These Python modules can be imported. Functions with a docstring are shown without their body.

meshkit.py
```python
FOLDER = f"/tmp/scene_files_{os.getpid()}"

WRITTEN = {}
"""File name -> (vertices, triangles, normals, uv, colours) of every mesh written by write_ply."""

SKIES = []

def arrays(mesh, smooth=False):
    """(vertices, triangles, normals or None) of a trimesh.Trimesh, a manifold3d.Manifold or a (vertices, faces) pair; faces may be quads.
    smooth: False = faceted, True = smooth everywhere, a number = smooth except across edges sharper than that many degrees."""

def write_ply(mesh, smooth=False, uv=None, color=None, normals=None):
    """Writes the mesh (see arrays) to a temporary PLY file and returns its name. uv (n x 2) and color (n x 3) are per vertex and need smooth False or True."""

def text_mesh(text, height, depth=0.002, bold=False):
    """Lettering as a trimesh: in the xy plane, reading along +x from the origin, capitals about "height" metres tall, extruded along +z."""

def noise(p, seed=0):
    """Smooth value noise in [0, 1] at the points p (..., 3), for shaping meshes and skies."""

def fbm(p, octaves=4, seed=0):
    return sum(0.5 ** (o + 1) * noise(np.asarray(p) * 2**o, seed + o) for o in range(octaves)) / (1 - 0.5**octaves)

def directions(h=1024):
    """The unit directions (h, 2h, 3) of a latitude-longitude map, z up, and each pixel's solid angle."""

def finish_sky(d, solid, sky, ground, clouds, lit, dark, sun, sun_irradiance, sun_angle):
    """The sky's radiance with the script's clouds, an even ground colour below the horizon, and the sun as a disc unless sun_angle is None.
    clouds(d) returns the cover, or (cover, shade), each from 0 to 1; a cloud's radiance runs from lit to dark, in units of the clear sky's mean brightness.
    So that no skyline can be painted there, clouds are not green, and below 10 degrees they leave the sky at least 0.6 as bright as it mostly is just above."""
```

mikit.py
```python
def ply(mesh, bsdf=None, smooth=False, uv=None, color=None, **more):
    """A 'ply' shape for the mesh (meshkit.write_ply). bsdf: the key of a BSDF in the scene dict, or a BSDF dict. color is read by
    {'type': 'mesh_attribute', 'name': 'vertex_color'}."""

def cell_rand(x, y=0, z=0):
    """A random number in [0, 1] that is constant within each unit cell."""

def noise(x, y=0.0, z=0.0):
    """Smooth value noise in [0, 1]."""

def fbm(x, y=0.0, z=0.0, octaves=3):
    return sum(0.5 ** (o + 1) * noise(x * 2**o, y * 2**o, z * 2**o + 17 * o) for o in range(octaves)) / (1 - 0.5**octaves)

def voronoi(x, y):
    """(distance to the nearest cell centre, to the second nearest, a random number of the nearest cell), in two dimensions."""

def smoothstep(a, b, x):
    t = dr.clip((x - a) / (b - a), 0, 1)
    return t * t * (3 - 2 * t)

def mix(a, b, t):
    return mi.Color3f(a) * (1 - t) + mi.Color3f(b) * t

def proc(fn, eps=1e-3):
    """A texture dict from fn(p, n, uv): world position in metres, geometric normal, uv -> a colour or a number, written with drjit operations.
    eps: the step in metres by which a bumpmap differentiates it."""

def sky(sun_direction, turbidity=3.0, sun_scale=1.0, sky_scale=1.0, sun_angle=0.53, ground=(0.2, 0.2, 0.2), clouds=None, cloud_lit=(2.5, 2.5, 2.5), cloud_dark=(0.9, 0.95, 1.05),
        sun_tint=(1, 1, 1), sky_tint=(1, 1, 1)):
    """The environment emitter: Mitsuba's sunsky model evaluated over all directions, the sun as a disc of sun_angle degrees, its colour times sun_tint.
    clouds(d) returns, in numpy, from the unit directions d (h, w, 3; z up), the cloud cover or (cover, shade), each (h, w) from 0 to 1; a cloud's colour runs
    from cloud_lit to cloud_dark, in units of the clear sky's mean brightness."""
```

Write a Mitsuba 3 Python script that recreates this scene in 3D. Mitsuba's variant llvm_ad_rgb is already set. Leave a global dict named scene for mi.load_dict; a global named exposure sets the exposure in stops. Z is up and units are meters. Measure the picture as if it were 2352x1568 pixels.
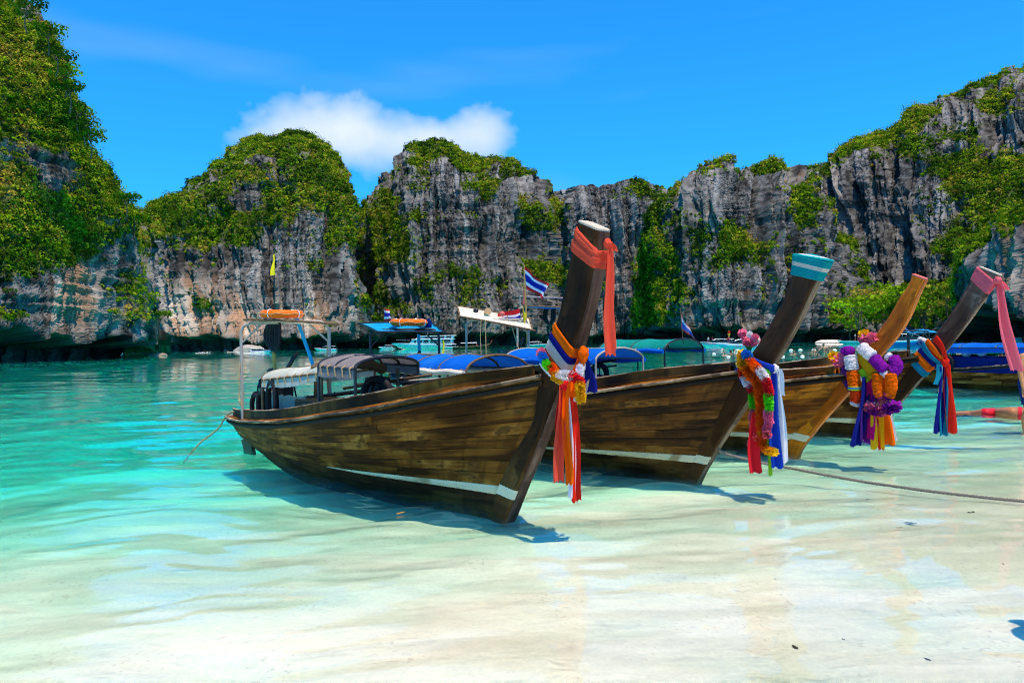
import math, random
import numpy as np, trimesh, manifold3d
import mitsuba as mi, drjit as dr
import mikit, meshkit
from mikit import ply, proc, smoothstep, mix
from meshkit import noise as nz, fbm

T = mi.ScalarTransform4f
scene, labels = {}, {}
exposure = 1.8

# ------------------------------------------------------------------ camera: 1.6 m above the water, slightly rolled
CAM = np.array([0.0, 0.0, 1.6]); F = 1700.0; ROLL = math.radians(0.9)
UP = np.array([math.sin(ROLL), 0, math.cos(ROLL)]); RT = np.array([math.cos(ROLL), 0, -math.sin(ROLL)])
scene['camera'] = {'type': 'perspective', 'fov': math.degrees(2 * math.atan(1176 / F)), 'fov_axis': 'x',
                   'near_clip': 0.1, 'far_clip': 3000.0,
                   'to_world': T().look_at(origin=CAM.tolist(), target=[0, 1, 1.6], up=UP.tolist())}

# ------------------------------------------------------------------ daylight: sun almost overhead, a little right and behind the camera
SUN = np.array([0.165, -0.24, 0.955])
def clouds(d):
    az = np.degrees(np.arctan2(d[..., 0], d[..., 1])); el = np.degrees(np.arcsin(np.clip(d[..., 2], -1, 1)))
    q = np.stack([az / 2.6, el / 1.9, az * 0 + 3.3], -1)
    wob = fbm(q, 6, 7) - 0.5 + .35 * (fbm(q * 3.1, 4, 17) - .5)
    def puff(a, e, ra, re, k=1.0):
        return k * np.exp(-((az - a) / ra) ** 2 - (np.minimum(el - e, 0) / (re * 1.5)) ** 2 - (np.maximum(el - e, 0) / re) ** 2)
    body = puff(-16.4, 15.8, 3.2, 1.7, .85) + puff(-12.2, 16.6, 2.5, 2.2, 1.0) + puff(-6.0, 15.3, 3.6, 1.5, .9) + puff(-1.7, 15.9, 2.1, 1.7, .9) + puff(-9.6, 15.0, 6.2, 1.4, .7) + puff(-18.2, 14.6, 2.4, 1.1, .5)
    cover = np.clip((body + wob * 1.25 - 0.38) * 1.0, 0, 1) * np.clip(body * 4, 0, 1); cover = cover ** .8
    wisp = np.clip(fbm(np.stack([az / 26, el / 5.0, az * 0 + 9], -1), 4, 3) - 0.56, 0, 1) * 0.4 * np.exp(-((el - 14) / 9) ** 2)
    shade = np.clip(0.42 - (el - 14.5) * 0.09 + wob * 0.7, 0, 1)
    return np.clip(cover * 0.74 + wisp, 0, 0.93), shade
scene['sky'] = mikit.sky(SUN, turbidity=3, sky_scale=1.0, clouds=clouds, cloud_lit=(2.7, 2.6, 2.65), cloud_dark=(1.0, 1.4, 2.0),
                         sun_tint=(1.09, 1.0, 0.95), sky_tint=(0.13, 1.06, 1.78), ground=(0.3, 0.32, 0.3))

# ------------------------------------------------------------------ helpers
rng = np.random.default_rng(11)
def ray(u, v):
    d = RT * ((u - 1176) / F) + np.array([0, 1.0, 0]) + UP * ((785 - v) / F)
    return d
def at_depth(u, v, y):
    return CAM + ray(u, v) * y
def on_water(u, v, z=0.0):
    d = ray(u, v); return CAM + d * ((z - CAM[2]) / d[2])
def project(p):
    r = np.asarray(p, float) - CAM
    return np.stack([1176 + F * (r @ RT) / r[..., 1], 785 - F * (r @ UP) / r[..., 1]], -1)
used = {}
def key_of(name):
    n = used.get(name, -1) + 1; used[name] = n
    return name if n == 0 else '%s_%03d' % (name, n)
def thing(name, label, cat, group=None):
    k = key_of(name); labels[k] = {'label': label, 'category': cat}
    if group: labels[k]['group'] = group
    return k
def part(parent, name, shape, label=None):
    k = key_of(parent + '__' + name)
    scene[k] = shape
    if label: labels[k] = {'label': label}
    return k
def single(name, shape, label, cat, group=None):
    k = thing(name, label, cat, group); scene[k] = shape; return k
def struct(name, shape, label=None, kind='structure', cat=None):
    k = key_of(name); scene[k] = shape; labels[k] = {'kind': kind}
    if label: labels[k]['label'] = label
    if cat: labels[k]['category'] = cat
    return k
def grid_faces(nr, nc, wrap=False):
    i, j = np.meshgrid(np.arange(nr - 1), np.arange(nc if wrap else nc - 1), indexing='ij')
    k = (j + 1) % nc
    q = np.stack([i * nc + j, i * nc + k, (i + 1) * nc + k, (i + 1) * nc + j], -1).reshape(-1, 4)
    return np.vstack([q[:, [0, 1, 2]], q[:, [0, 2, 3]]])
def cat(ms):
    vs, fs, o = [], [], 0
    for v, f in ms:
        v = np.asarray(v, float); f = np.asarray(f, int)
        vs.append(v); fs.append(f + o); o += len(v)
    return np.vstack(vs), np.vstack(fs)
def interp(x, xs, ys):
    from scipy.interpolate import PchipInterpolator
    return PchipInterpolator(xs, ys, axis=0, extrapolate=True)(x)
def unit(v):
    v = np.asarray(v, float); return v / np.maximum(np.linalg.norm(v, axis=-1, keepdims=True), 1e-12)
def path(pts, n):
    """A smooth curve of n points through pts."""
    pts = np.asarray(pts, float)
    t = np.r_[0, np.cumsum(np.linalg.norm(np.diff(pts, axis=0), axis=1))]
    return interp(np.linspace(0, t[-1], n), t, pts)
def tube(p, r, sides=8, caps=True, ry=None, upv=None):
    """A swept tube; r may vary along the path. ry: the second half-width (an oval or, with sides=4, a bar)."""
    p = np.asarray(p, float); n = len(p); r = np.broadcast_to(r, (n,)).astype(float)
    r2 = r if ry is None else np.broadcast_to(ry, (n,)).astype(float)
    t = unit(np.gradient(p, axis=0))
    a = np.array(upv if upv is not None else ([0, 0, 1.0] if abs(t[0, 2]) < .9 else [0, 1.0, 0]), float)
    A = np.zeros((n, 3))
    for i in range(n):
        a = a - t[i] * (a @ t[i]); a = a / max(np.linalg.norm(a), 1e-9); A[i] = a
    B = np.cross(t, A)
    g = (np.arange(sides) + (.5 if sides == 4 else 0)) * 2 * np.pi / sides
    k = math.sqrt(2) if sides == 4 else 1.0
    v = p[:, None] + k * (np.cos(g)[None, :, None] * A[:, None] * r[:, None, None] + np.sin(g)[None, :, None] * B[:, None] * r2[:, None, None])
    v = v.reshape(-1, 3); f = grid_faces(n, sides, True)
    if caps:
        c0, c1 = len(v), len(v) + 1
        v = np.vstack([v, p[:1], p[-1:]]); i = np.arange(sides); j = (i + 1) % sides
        f = np.vstack([f, np.stack([i * 0 + c0, j, i], 1), np.stack([i * 0 + c1, (n - 1) * sides + i, (n - 1) * sides + j], 1)])
    return v, f
def bar(a, b, w, h=None, upv=None):
    return tube([a, b], w / 2, 4, True, (h or w) / 2, upv)
def slab(G, th, direction=None):
    """A grid of points (r, c, 3) thickened by th against its normal: a closed sheet."""
    G = np.asarray(G, float); nr, nc = G.shape[:2]
    if direction is None:
        n = unit(np.cross(np.gradient(G, axis=1), np.gradient(G, axis=0)))
    else:
        n = np.broadcast_to(unit(direction), G.shape)
    top, bot = G.reshape(-1, 3), (G - n * th).reshape(-1, 3)
    f = grid_faces(nr, nc); o = nr * nc
    idx = np.arange(o).reshape(nr, nc)
    rim = np.r_[idx[0, :-1], idx[:-1, -1], idx[-1, :0:-1], idx[:0:-1, 0]]
    nx = np.roll(rim, -1)
    side = np.vstack([np.stack([rim, rim + o, nx + o], 1), np.stack([rim, nx + o, nx], 1)])
    return np.vstack([top, bot]), np.vstack([f[:, ::-1], f + o, side[:, ::-1]])
def box(c, s, rot=0.0, bev=0.0):
    m = trimesh.creation.box(extents=s) if not bev else None
    if bev:
        e = np.array(s) / 2 - bev
        pts = [np.array([x, y, z]) * e + np.array(o) * bev for x in (-1, 1) for y in (-1, 1) for z in (-1, 1) for o in ((x, 0, 0), (0, y, 0), (0, 0, z))]
        m = trimesh.convex.convex_hull(np.array(pts))
    m.apply_transform(trimesh.transformations.rotation_matrix(rot, [0, 0, 1])); m.apply_translation(c)
    return np.array(m.vertices), np.array(m.faces)
def ball(c, r, sub=2, squash=(1, 1, 1)):
    m = trimesh.creation.icosphere(subdivisions=sub, radius=1.0)
    return m.vertices * np.asarray(squash) * r + np.asarray(c, float), np.array(m.faces)
def torus(R, r, n=28, m=10, arc=2 * math.pi):
    a = np.linspace(0, arc, n + (arc < 6.28)); a = a[:n] if arc > 6.28 else a
    b = np.arange(m) * 2 * np.pi / m
    v = np.stack([(R + r * np.cos(b))[None] * np.cos(a)[:, None], (R + r * np.cos(b))[None] * np.sin(a)[:, None], np.broadcast_to(r * np.sin(b), (len(a), m))], -1)
    if arc > 6.28:
        v = np.concatenate([v, v[:1]], 0)
    return v.reshape(-1, 3), grid_faces(len(v), m, True)
def moved(m, M):
    M = np.asarray(M, float); return np.asarray(m[0]) @ M[:3, :3].T + M[:3, 3], m[1]

# ------------------------------------------------------------------ plain materials
def flat(name, rgb, rough=0.6, **k):
    k.setdefault('specular', .15)
    b = {'type': 'principled', 'base_color': {'type': 'rgb', 'value': list(rgb)}, 'roughness': rough, **k}
    scene[name] = {'type': 'twosided', 'bsdf': b}; return name
VC = {'type': 'mesh_attribute', 'name': 'vertex_color'}
scene['vertex_matte'] = {'type': 'twosided', 'bsdf': {'type': 'diffuse', 'reflectance': VC}}
scene['vertex_gloss'] = {'type': 'twosided', 'bsdf': {'type': 'principled', 'base_color': VC, 'roughness': 0.45, 'specular': 0.2}}
scene['vertex_leaf'] = {'type': 'principledthin', 'base_color': VC, 'roughness': 0.5, 'diff_trans': 0.7, 'spec_trans': 0.0}
scene['vertex_cloth'] = {'type': 'principledthin', 'base_color': VC, 'roughness': 0.8, 'diff_trans': 0.5, 'spec_trans': 0.0}
def vply(mesh, rgb, bsdf='vertex_gloss', smooth=False):
    v, f = mesh
    rgb = np.asarray(rgb, float); c = np.broadcast_to(rgb, (len(v), 3)) if rgb.ndim == 1 else rgb
    if smooth is False:
        c = c[f.reshape(-1)]; v = np.asarray(v)[f.reshape(-1)]; f = np.arange(len(v)).reshape(-1, 3)
    elif smooth is not True:
        v, f = np.asarray(v), np.asarray(f)
        m = trimesh.Trimesh(v, f, process=False)
        s = trimesh.graph.smooth_shade(m, angle=np.radians(smooth), facet_minarea=None)
        from scipy.spatial import cKDTree
        c = c[cKDTree(v).query(s.vertices)[1]] if rgb.ndim > 1 else np.broadcast_to(rgb, (len(s.vertices), 3))
        return ply(s, bsdf, smooth=True, color=c)
    return ply((v, f), bsdf, smooth=smooth, color=c)
# ------------------------------------------------------------------ sand: one sheet from behind the camera to beyond the cliffs
def depth_at(x, y):
    """Water depth in metres: a film at the lower right, knee-deep by the boats, dropping away to the left and far side."""
    s = (y - 2.2) * 0.60 - x * 0.45                      # metres seaward of the water's edge
    s = s + 0.5 * (fbm(np.stack([x / 3.1, y / 3.1, x * 0], -1), 3, 5) - .5) * np.clip(s / 3, 0.3, 2)
    d = np.where(s < 0, s * 0.022, 0.036 * s + 0.0028 * np.maximum(s - 1, 0) ** 2)
    d = d + 0.0012 * np.maximum(s - 6, 0) ** 2.3 * 0.6
    return np.clip(d + 0.02, 0.045, 5.5)
def axis(a):
    return np.concatenate([np.linspace(p, q, n, endpoint=False) for p, q, n in a] + [[a[-1][1]]])
sx = axis([(-700, -60, 20), (-60, -14, 46), (-14, -7, 40), (-7, 8, 190), (8, 16, 50), (16, 60, 44), (60, 700, 20)])
sy = axis([(-12, 2.6, 14), (2.6, 12, 150), (12, 22, 60), (22, 70, 40), (70, 900, 40)])
X, Y = np.meshgrid(sx, sy)
dep = depth_at(X, Y)
rip = nz(np.stack([X * 1.1 + 0.7 * nz(np.stack([X * .8, Y * .8, X * 0], -1), 3), Y * 4.2 + 1.5 * nz(np.stack([X * .9, Y * .9, X * 0 + 4], -1), 6), X * 0], -1), 8)
rip2 = fbm(np.stack([X * .9 + Y * .35 + 1.2 * nz(np.stack([X * .6, Y * .6, X * 0], -1), 13), Y * 2.6 - X * .3, X * 0 + 2], -1), 3, 18)
near = np.exp(-np.maximum(np.hypot(X, Y) - 7, 0) / 6)
Zs = -dep + near * ((rip - .5) * 0.075 + (1 - np.abs(2 * rip2 - 1) - .5) * .055 + (fbm(np.stack([X * 2.3, Y * 2.3, X * 0], -1), 4, 9) - .5) * 0.02)
def sand_color(p, n, uv):
    a = mikit.fbm(p.x * 0.55, p.y * 0.9, 0.0, 3); b = mikit.fbm(p.x * 60, p.y * 60, 2.0, 2); c = mikit.fbm(p.x * 1.6 + 2 * a, p.y * 7.0 + 2 * a, 1.0, 3)
    col = mix((0.56, 0.545, 0.40), (0.74, 0.72, 0.56), smoothstep(.3, .7, a * .5 + c * .5))
    col = mix(col, (0.52, 0.49, 0.36), smoothstep(.52, .8, c) * .28)
    speck = smoothstep(.80, .86, mikit.noise(p.x * 41, p.y * 41, 5.0)) * smoothstep(.6, .8, mikit.noise(p.x * 3.1, p.y * 3.1, 2.0))
    col = mix(col, (0.34, 0.28, 0.2), speck * .3)
    return col * (0.93 + 0.14 * b)
def sand_relief(p, n, uv):
    w = mikit.fbm(p.x * 1.3, p.y * 1.3, 4.0, 2); a = mikit.fbm(p.x * 3.2 + 2.2 * w, p.y * 12.0 + 3.0 * w, 1.0, 3); g = mikit.fbm(p.x * 26, p.y * 26, 3.0, 3)
    return .042 * (1 - dr.abs(2 * a - 1)) + .010 * g
scene['sand_matter'] = {'type': 'bumpmap', 'relief': proc(sand_relief, 4e-3), 'scale': 1.0, 'bsdf': {'type': 'diffuse', 'reflectance': proc(sand_color)}}
Zs = np.minimum(Zs, -.42 * dep - .014)
struct('sand', ply((np.stack([X, Y, Zs], -1).reshape(-1, 3), grid_faces(*X.shape)), 'sand_matter', smooth=True))

# ------------------------------------------------------------------ water: one clear sheet with a turquoise body of absorbing water under it
scene['sea_body'] = {'type': 'homogeneous', 'sigma_t': {'type': 'rgb', 'value': [0.80, 0.18, 0.36]},
                     'albedo': {'type': 'rgb', 'value': [0.02, 0.90, 0.70]}}
scene['water_skin'] = {'type': 'thindielectric', 'int_ior': 1.16}
def wave(x, y):
    wx = x + 0.5 * (nz(np.stack([x * .5, y * .5, x * 0], -1), 21) - .5) * 2
    wy = y + 0.45 * (nz(np.stack([x * .6, y * .9, x * 0 + 3], -1), 22) - .5) * 2
    h = 0
    for i, (lx, ly, a, tilt) in enumerate(((2.2, .75, .018, .25), (1.2, .38, .012, .12), (.8, .21, .0085, .45), (.34, .13, .0032, -.2))):
        h = h + a * (nz(np.stack([(wx + tilt * wy) / lx, (wy - tilt * wx) / ly, x * 0 + i * 7.7], -1), 30 + i) - .5) * 2
    return h
wx_ = axis([(-900, -90, 18), (-90, -16, 90), (-16, -8, 64), (-8, 8, 230), (8, 16, 64), (16, 90, 90), (90, 900, 18)])
wy_ = axis([(-6, 2.7, 10), (2.7, 7.5, 130), (7.5, 16, 130), (16, 34, 110), (34, 90, 120), (90, 200, 90), (200, 900, 30)])
X, Y = np.meshgrid(wx_, wy_)
rad = np.hypot(X, Y); dd = np.clip(depth_at(X, Y), 0, 9)
amp = np.clip(dd * 16.0, 0.75, 2.4) * np.clip(1 - (rad - 14) / 30, 0, 1)
big = np.clip((rad - 10) / 20, 0, 1)
Zw = np.maximum(wave(X, Y) * amp, -.34 * dd) + big * 0.11 * (fbm(np.stack([X / 2.6, Y / 1.7, X * 0], -1), 3, 41) - .5) * np.exp(-rad / 160)
struct('water', {**ply((np.stack([X, Y, Zw], -1).reshape(-1, 3), grid_faces(*X.shape)), 'water_skin', smooth=True), 'interior': {'type': 'ref', 'id': 'sea_body'}})
# ------------------------------------------------------------------ limestone cliffs
def ridged(p, o, seed):
    return 1 - np.abs(2 * fbm(p, o, seed) - 1) * 2
scene['rock_matter'] = {'type': 'twosided', 'bsdf': {'type': 'diffuse', 'reflectance': VC}}
LEAVES = []
def bushes(name, pos, nrm, rad, col, cards, size, seed, flatten=.75, label=None):
    """Shrubs and small trees rooted on rock: each a dome of leaf clusters. One mesh of all of them."""
    g = np.random.default_rng(seed); n = len(pos)
    d = unit(g.normal(size=(n, cards, 3)) + np.array([0, 0, .35]))
    r = g.uniform(.55, 1.0, (n, cards, 1)) ** .6
    lob = .75 + .5 * nz(d * 1.6 + g.uniform(0, 99, (n, 1, 3)), seed)[..., None]
    c = pos[:, None] + d * r * lob * rad[:, None, None] * np.array([1, 1, flatten]) + nrm[:, None] * rad[:, None, None] * .3
    up = unit(d * 1.1 + g.normal(size=d.shape) * .30 + np.array([0, 0, .15]))
    a = unit(np.cross(up, g.normal(size=d.shape))); b = np.cross(up, a)
    s = (size * g.uniform(.6, 1.35, (n, cards, 1)))
    tri = np.stack([c + a * s, c - a * s * .55 + b * s * .75, c - a * s * .5 - b * s * .8], 2)
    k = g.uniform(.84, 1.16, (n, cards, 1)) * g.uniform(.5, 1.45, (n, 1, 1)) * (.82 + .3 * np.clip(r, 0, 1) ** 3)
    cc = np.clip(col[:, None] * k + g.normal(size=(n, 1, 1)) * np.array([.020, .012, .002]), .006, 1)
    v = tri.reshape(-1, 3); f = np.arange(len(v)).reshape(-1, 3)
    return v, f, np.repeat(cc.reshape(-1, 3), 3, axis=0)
GREENS = np.array([[.022, .070, .008], [.10, .215, .008], [.20, .35, .010], [.36, .45, .018], [.050, .135, .008], [.15, .28, .008], [.44, .34, .05]])
def leaf_colours(n, p, seed, warm=0.0):
    g = np.random.default_rng(seed)
    t = fbm(p / 11.0, 3, seed) * 1.6 - .40 + g.normal(size=n) * .30 + warm
    i = np.clip(t * 6.0, 0, 5.99); k = i.astype(int)
    order = GREENS[[0, 4, 1, 5, 2, 3, 6]]
    return order[k] * (1 - (i - k))[:, None] + order[k + 1] * (i - k)[:, None]

def massif(name, table, ns, nt, seed, amp, grow, rock, cave, veg, label, back=70.0, flute=1.0, strata=.0):
    """A cliff wall: table rows (direction as u, distance of its foot, skyline v, setback of the crest)."""
    tb = np.array(table, float)
    us = np.linspace(tb[0, 0], tb[-1, 0], ns)
    yb, vt, sb = (interp(us, tb[:, 0], tb[:, k]) for k in (1, 2, 3))
    D = np.array([ray(u, 785) for u in us]); D[:, 2] = 0
    foot = D * yb[:, None]; s_m = np.r_[0, np.cumsum(np.linalg.norm(np.diff(foot, axis=0), axis=1))]
    hz = np.array([CAM[2] + ray(u, v)[2] * (y + b) for u, v, y, b in zip(us, vt, yb, sb)])
    hz = np.maximum(hz, 0.5)
    t = np.linspace(0, 1, nt) ** 0.95
    prof = np.where(t < .62, .44 * t / .62, .44 + .56 * ((t - .62) / .38) ** 1.7)       # steep wall, rounded crown
    S, Tt = np.meshgrid(s_m, t); Zc = hz[None] * Tt - 1.0 * (1 - Tt)
    setb = sb[None] * prof[:, None]
    R = yb[None] + setb
    out = -D / np.linalg.norm(D, axis=1, keepdims=True)
    tang = unit(np.gradient(foot, axis=0)); nrm = np.stack([tang[:, 1], -tang[:, 0], tang[:, 0] * 0], 1)
    q = lambda a, b, k=0: np.stack([S / a, Zc / b, S * 0 + seed + k], -1)
    wob = (fbm(q(9, 30, 5), 3, seed) - .5) * 9
    S0 = S; S = S + wob * .6
    but = (fbm(q(34, 95, 1), 3, seed) - .5) * amp * 2.2
    flu = (ridged(q(9, 42, 2), 3, seed + 1) - .5) * amp * .42 * flute + (ridged(q(3.4, 22, 3), 3, seed + 2) - .5) * amp * .17 * flute
    led = (ridged(q(30, 6.5, 4), 3, seed + 3) - .5) * amp * .16 + (ridged(q(9, 1.5, 24), 2, seed + 14) - .5) * strata
    sml = (fbm(q(1.1, 2.2, 6), 4, seed + 4) - .5) * amp * .20 - amp * .16 * np.clip(1 - np.abs(fbm(q(3.2, 24, 21), 3, seed + 12) - .5) * 16, 0, 1)
    ci = np.floor(S / 1.9 + 1.3 * nz(q(7, 11, 17), seed)); r1 = np.modf(np.abs(np.sin(ci * 12.9898 + seed) * 43758.5453))[0]
    zi = np.floor(Zc / (10 + 14 * r1) + r1 * 9); r2 = np.modf(np.abs(np.sin(ci * 78.233 + zi * 37.719 + seed) * 24634.6345))[0]
    blk = (r2 - .5) * amp * (.24 if flute > 1.1 else .12)
    disp = but + flu + led + sml + blk + (np.random.default_rng(seed + 5).random(S.shape) - .5) * .07 * amp
    edge = np.clip(Tt * 6, 0, 1) * (1 - .55 * Tt ** 3)
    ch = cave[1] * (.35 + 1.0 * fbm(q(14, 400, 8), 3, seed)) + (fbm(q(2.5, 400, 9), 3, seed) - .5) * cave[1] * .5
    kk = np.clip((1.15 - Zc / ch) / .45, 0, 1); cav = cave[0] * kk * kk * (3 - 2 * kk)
    ovh = 0
    off = disp * (.65 + .35 * edge) - cav + ovh
    P = np.stack([(D[:, 0])[None] * R, (D[:, 1])[None] * R, Zc], -1) + nrm[None] * off[..., None]
    crest = (fbm(np.stack([s_m / 5, s_m * 0, s_m * 0 + seed], -1), 4, seed + 9) - .5)
    cave_shade = np.clip((1.5 - Zc / ch) / .5, 0, 1)[..., None]
    P[..., 2] += (crest[None] * 1.3 * amp / 8 + disp * .08 + .9 * amp / 9) * (Tt ** 4) * np.clip(hz / 20, 0, 1)[None]
    # the far side falls away behind the crest
    nb = 8; bk = []
    for i in range(1, nb + 1):
        e = P[-1].copy(); k = i / nb
        e += -out * 1.0 * (back * k); e[:, 2] *= (1 - k * k * .9); bk.append(e)
    A = np.concatenate([P, np.array(bk)], 0)
    # colour: grey karst, streaks running down, bare ochre patches, moss on the ledges
    g1 = fbm(q(1.7, 26, 11), 4, seed + 5); g2 = fbm(q(13, 16, 12), 4, seed + 6); g3 = fbm(q(.55, 1.0, 13), 3, seed + 7); crk = np.clip(1 - np.abs(fbm(q(.85, 11, 22), 3, seed + 13) - .5) * 14, 0, 1)
    lum = .095 + .20 * np.clip((g1 - .42) * 2.4, 0, 1) + .12 * (g2 - .5) + .24 * (g3 - .5) - .10 * crk
    C = np.clip(lum, .03, .5)[..., None] * np.array([.96, 1.0, .96])
    U = us[None] + 0 * Tt; V = project(P)[..., 1]
    och = rock(U, V, fbm(q(6, 15, 14), 4, seed + 8))[..., None]
    oc = np.where((fbm(q(2.2, 14, 15), 3, seed + 9) > .52)[..., None], np.array([.42, .26, .155]), np.array([.48, .42, .34])) * (.55 + .9 * g1[..., None])
    C = C * (1 - och) + oc * och
    C = C * (1 - .72 * cave_shade)  # shade of the undercut painted into the rock colour near the waterline
    N = np.cross(np.gradient(P, axis=1), np.gradient(P, axis=0)); N = unit(N)
    N = np.where((N * out[None]).sum(-1, keepdims=True) < 0, -N, N)
    pat = fbm(q(20, 15, 16), 4, seed + 10); pat2 = fbm(q(5.5, 8, 18), 3, seed + 11)
    dens = grow(U, V, Tt, pat) + 1.5 * (pat - .5) + 1.3 * (pat2 - .5) + .30 * (np.clip(N[..., 2], -.2, 1) - .3)
    dens = dens - 3.0 * np.clip(1 - Zc / (cave[1] * 1.5 if cave else 2.0), 0, 1)
    gr = np.clip((dens - .42) * 5, 0, 1)[..., None]
    moss = np.array([.075, .105, .014]) * (.5 + 1.0 * g3[..., None]) + np.array([.03, .01, 0]) * g2[..., None]
    C = C * (1 - gr * .85) + moss * gr * .85
    C = np.concatenate([C, np.repeat(C[-1:], nb, 0)], 0)
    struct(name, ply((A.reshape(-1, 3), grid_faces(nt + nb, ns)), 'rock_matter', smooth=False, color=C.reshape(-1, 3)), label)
    # vegetation
    n, r0, r1, cards, size, warm = veg
    rg = np.random.default_rng(seed + 77)
    area = np.linalg.norm(np.cross(np.gradient(P, axis=1), np.gradient(P, axis=0)), axis=-1)
    w = ((np.clip((dens - .30) * 2.4, 0, 1) ** 1.3 + .05 * np.clip(dens * 4, 0, 1)) * area).ravel()
    w[(Zc < 1.2).ravel()] = 0
    pick = rg.choice(len(w), n, p=w / w.sum())
    dsel = dens.ravel()[pick]
    pos = P.reshape(-1, 3)[pick] + rg.normal(size=(n, 3)) * r0 * .3
    rad = (r0 + (r1 - r0) * rg.random(n) ** 2.4 * 1.25) * (.6 + .5 * np.clip(dsel, 0, 1.2)) * np.where(rg.random(n) < .10, 1.5, 1)
    col = leaf_colours(n, pos, seed, warm)
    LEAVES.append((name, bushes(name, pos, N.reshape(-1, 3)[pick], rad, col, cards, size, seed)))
    return P, N, dens

blob = lambda U, V, u, v, ru, rv: np.exp(-((U - u) / ru) ** 2 - ((V - v) / rv) ** 2)
none = lambda U, V, n: U * 0
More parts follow.
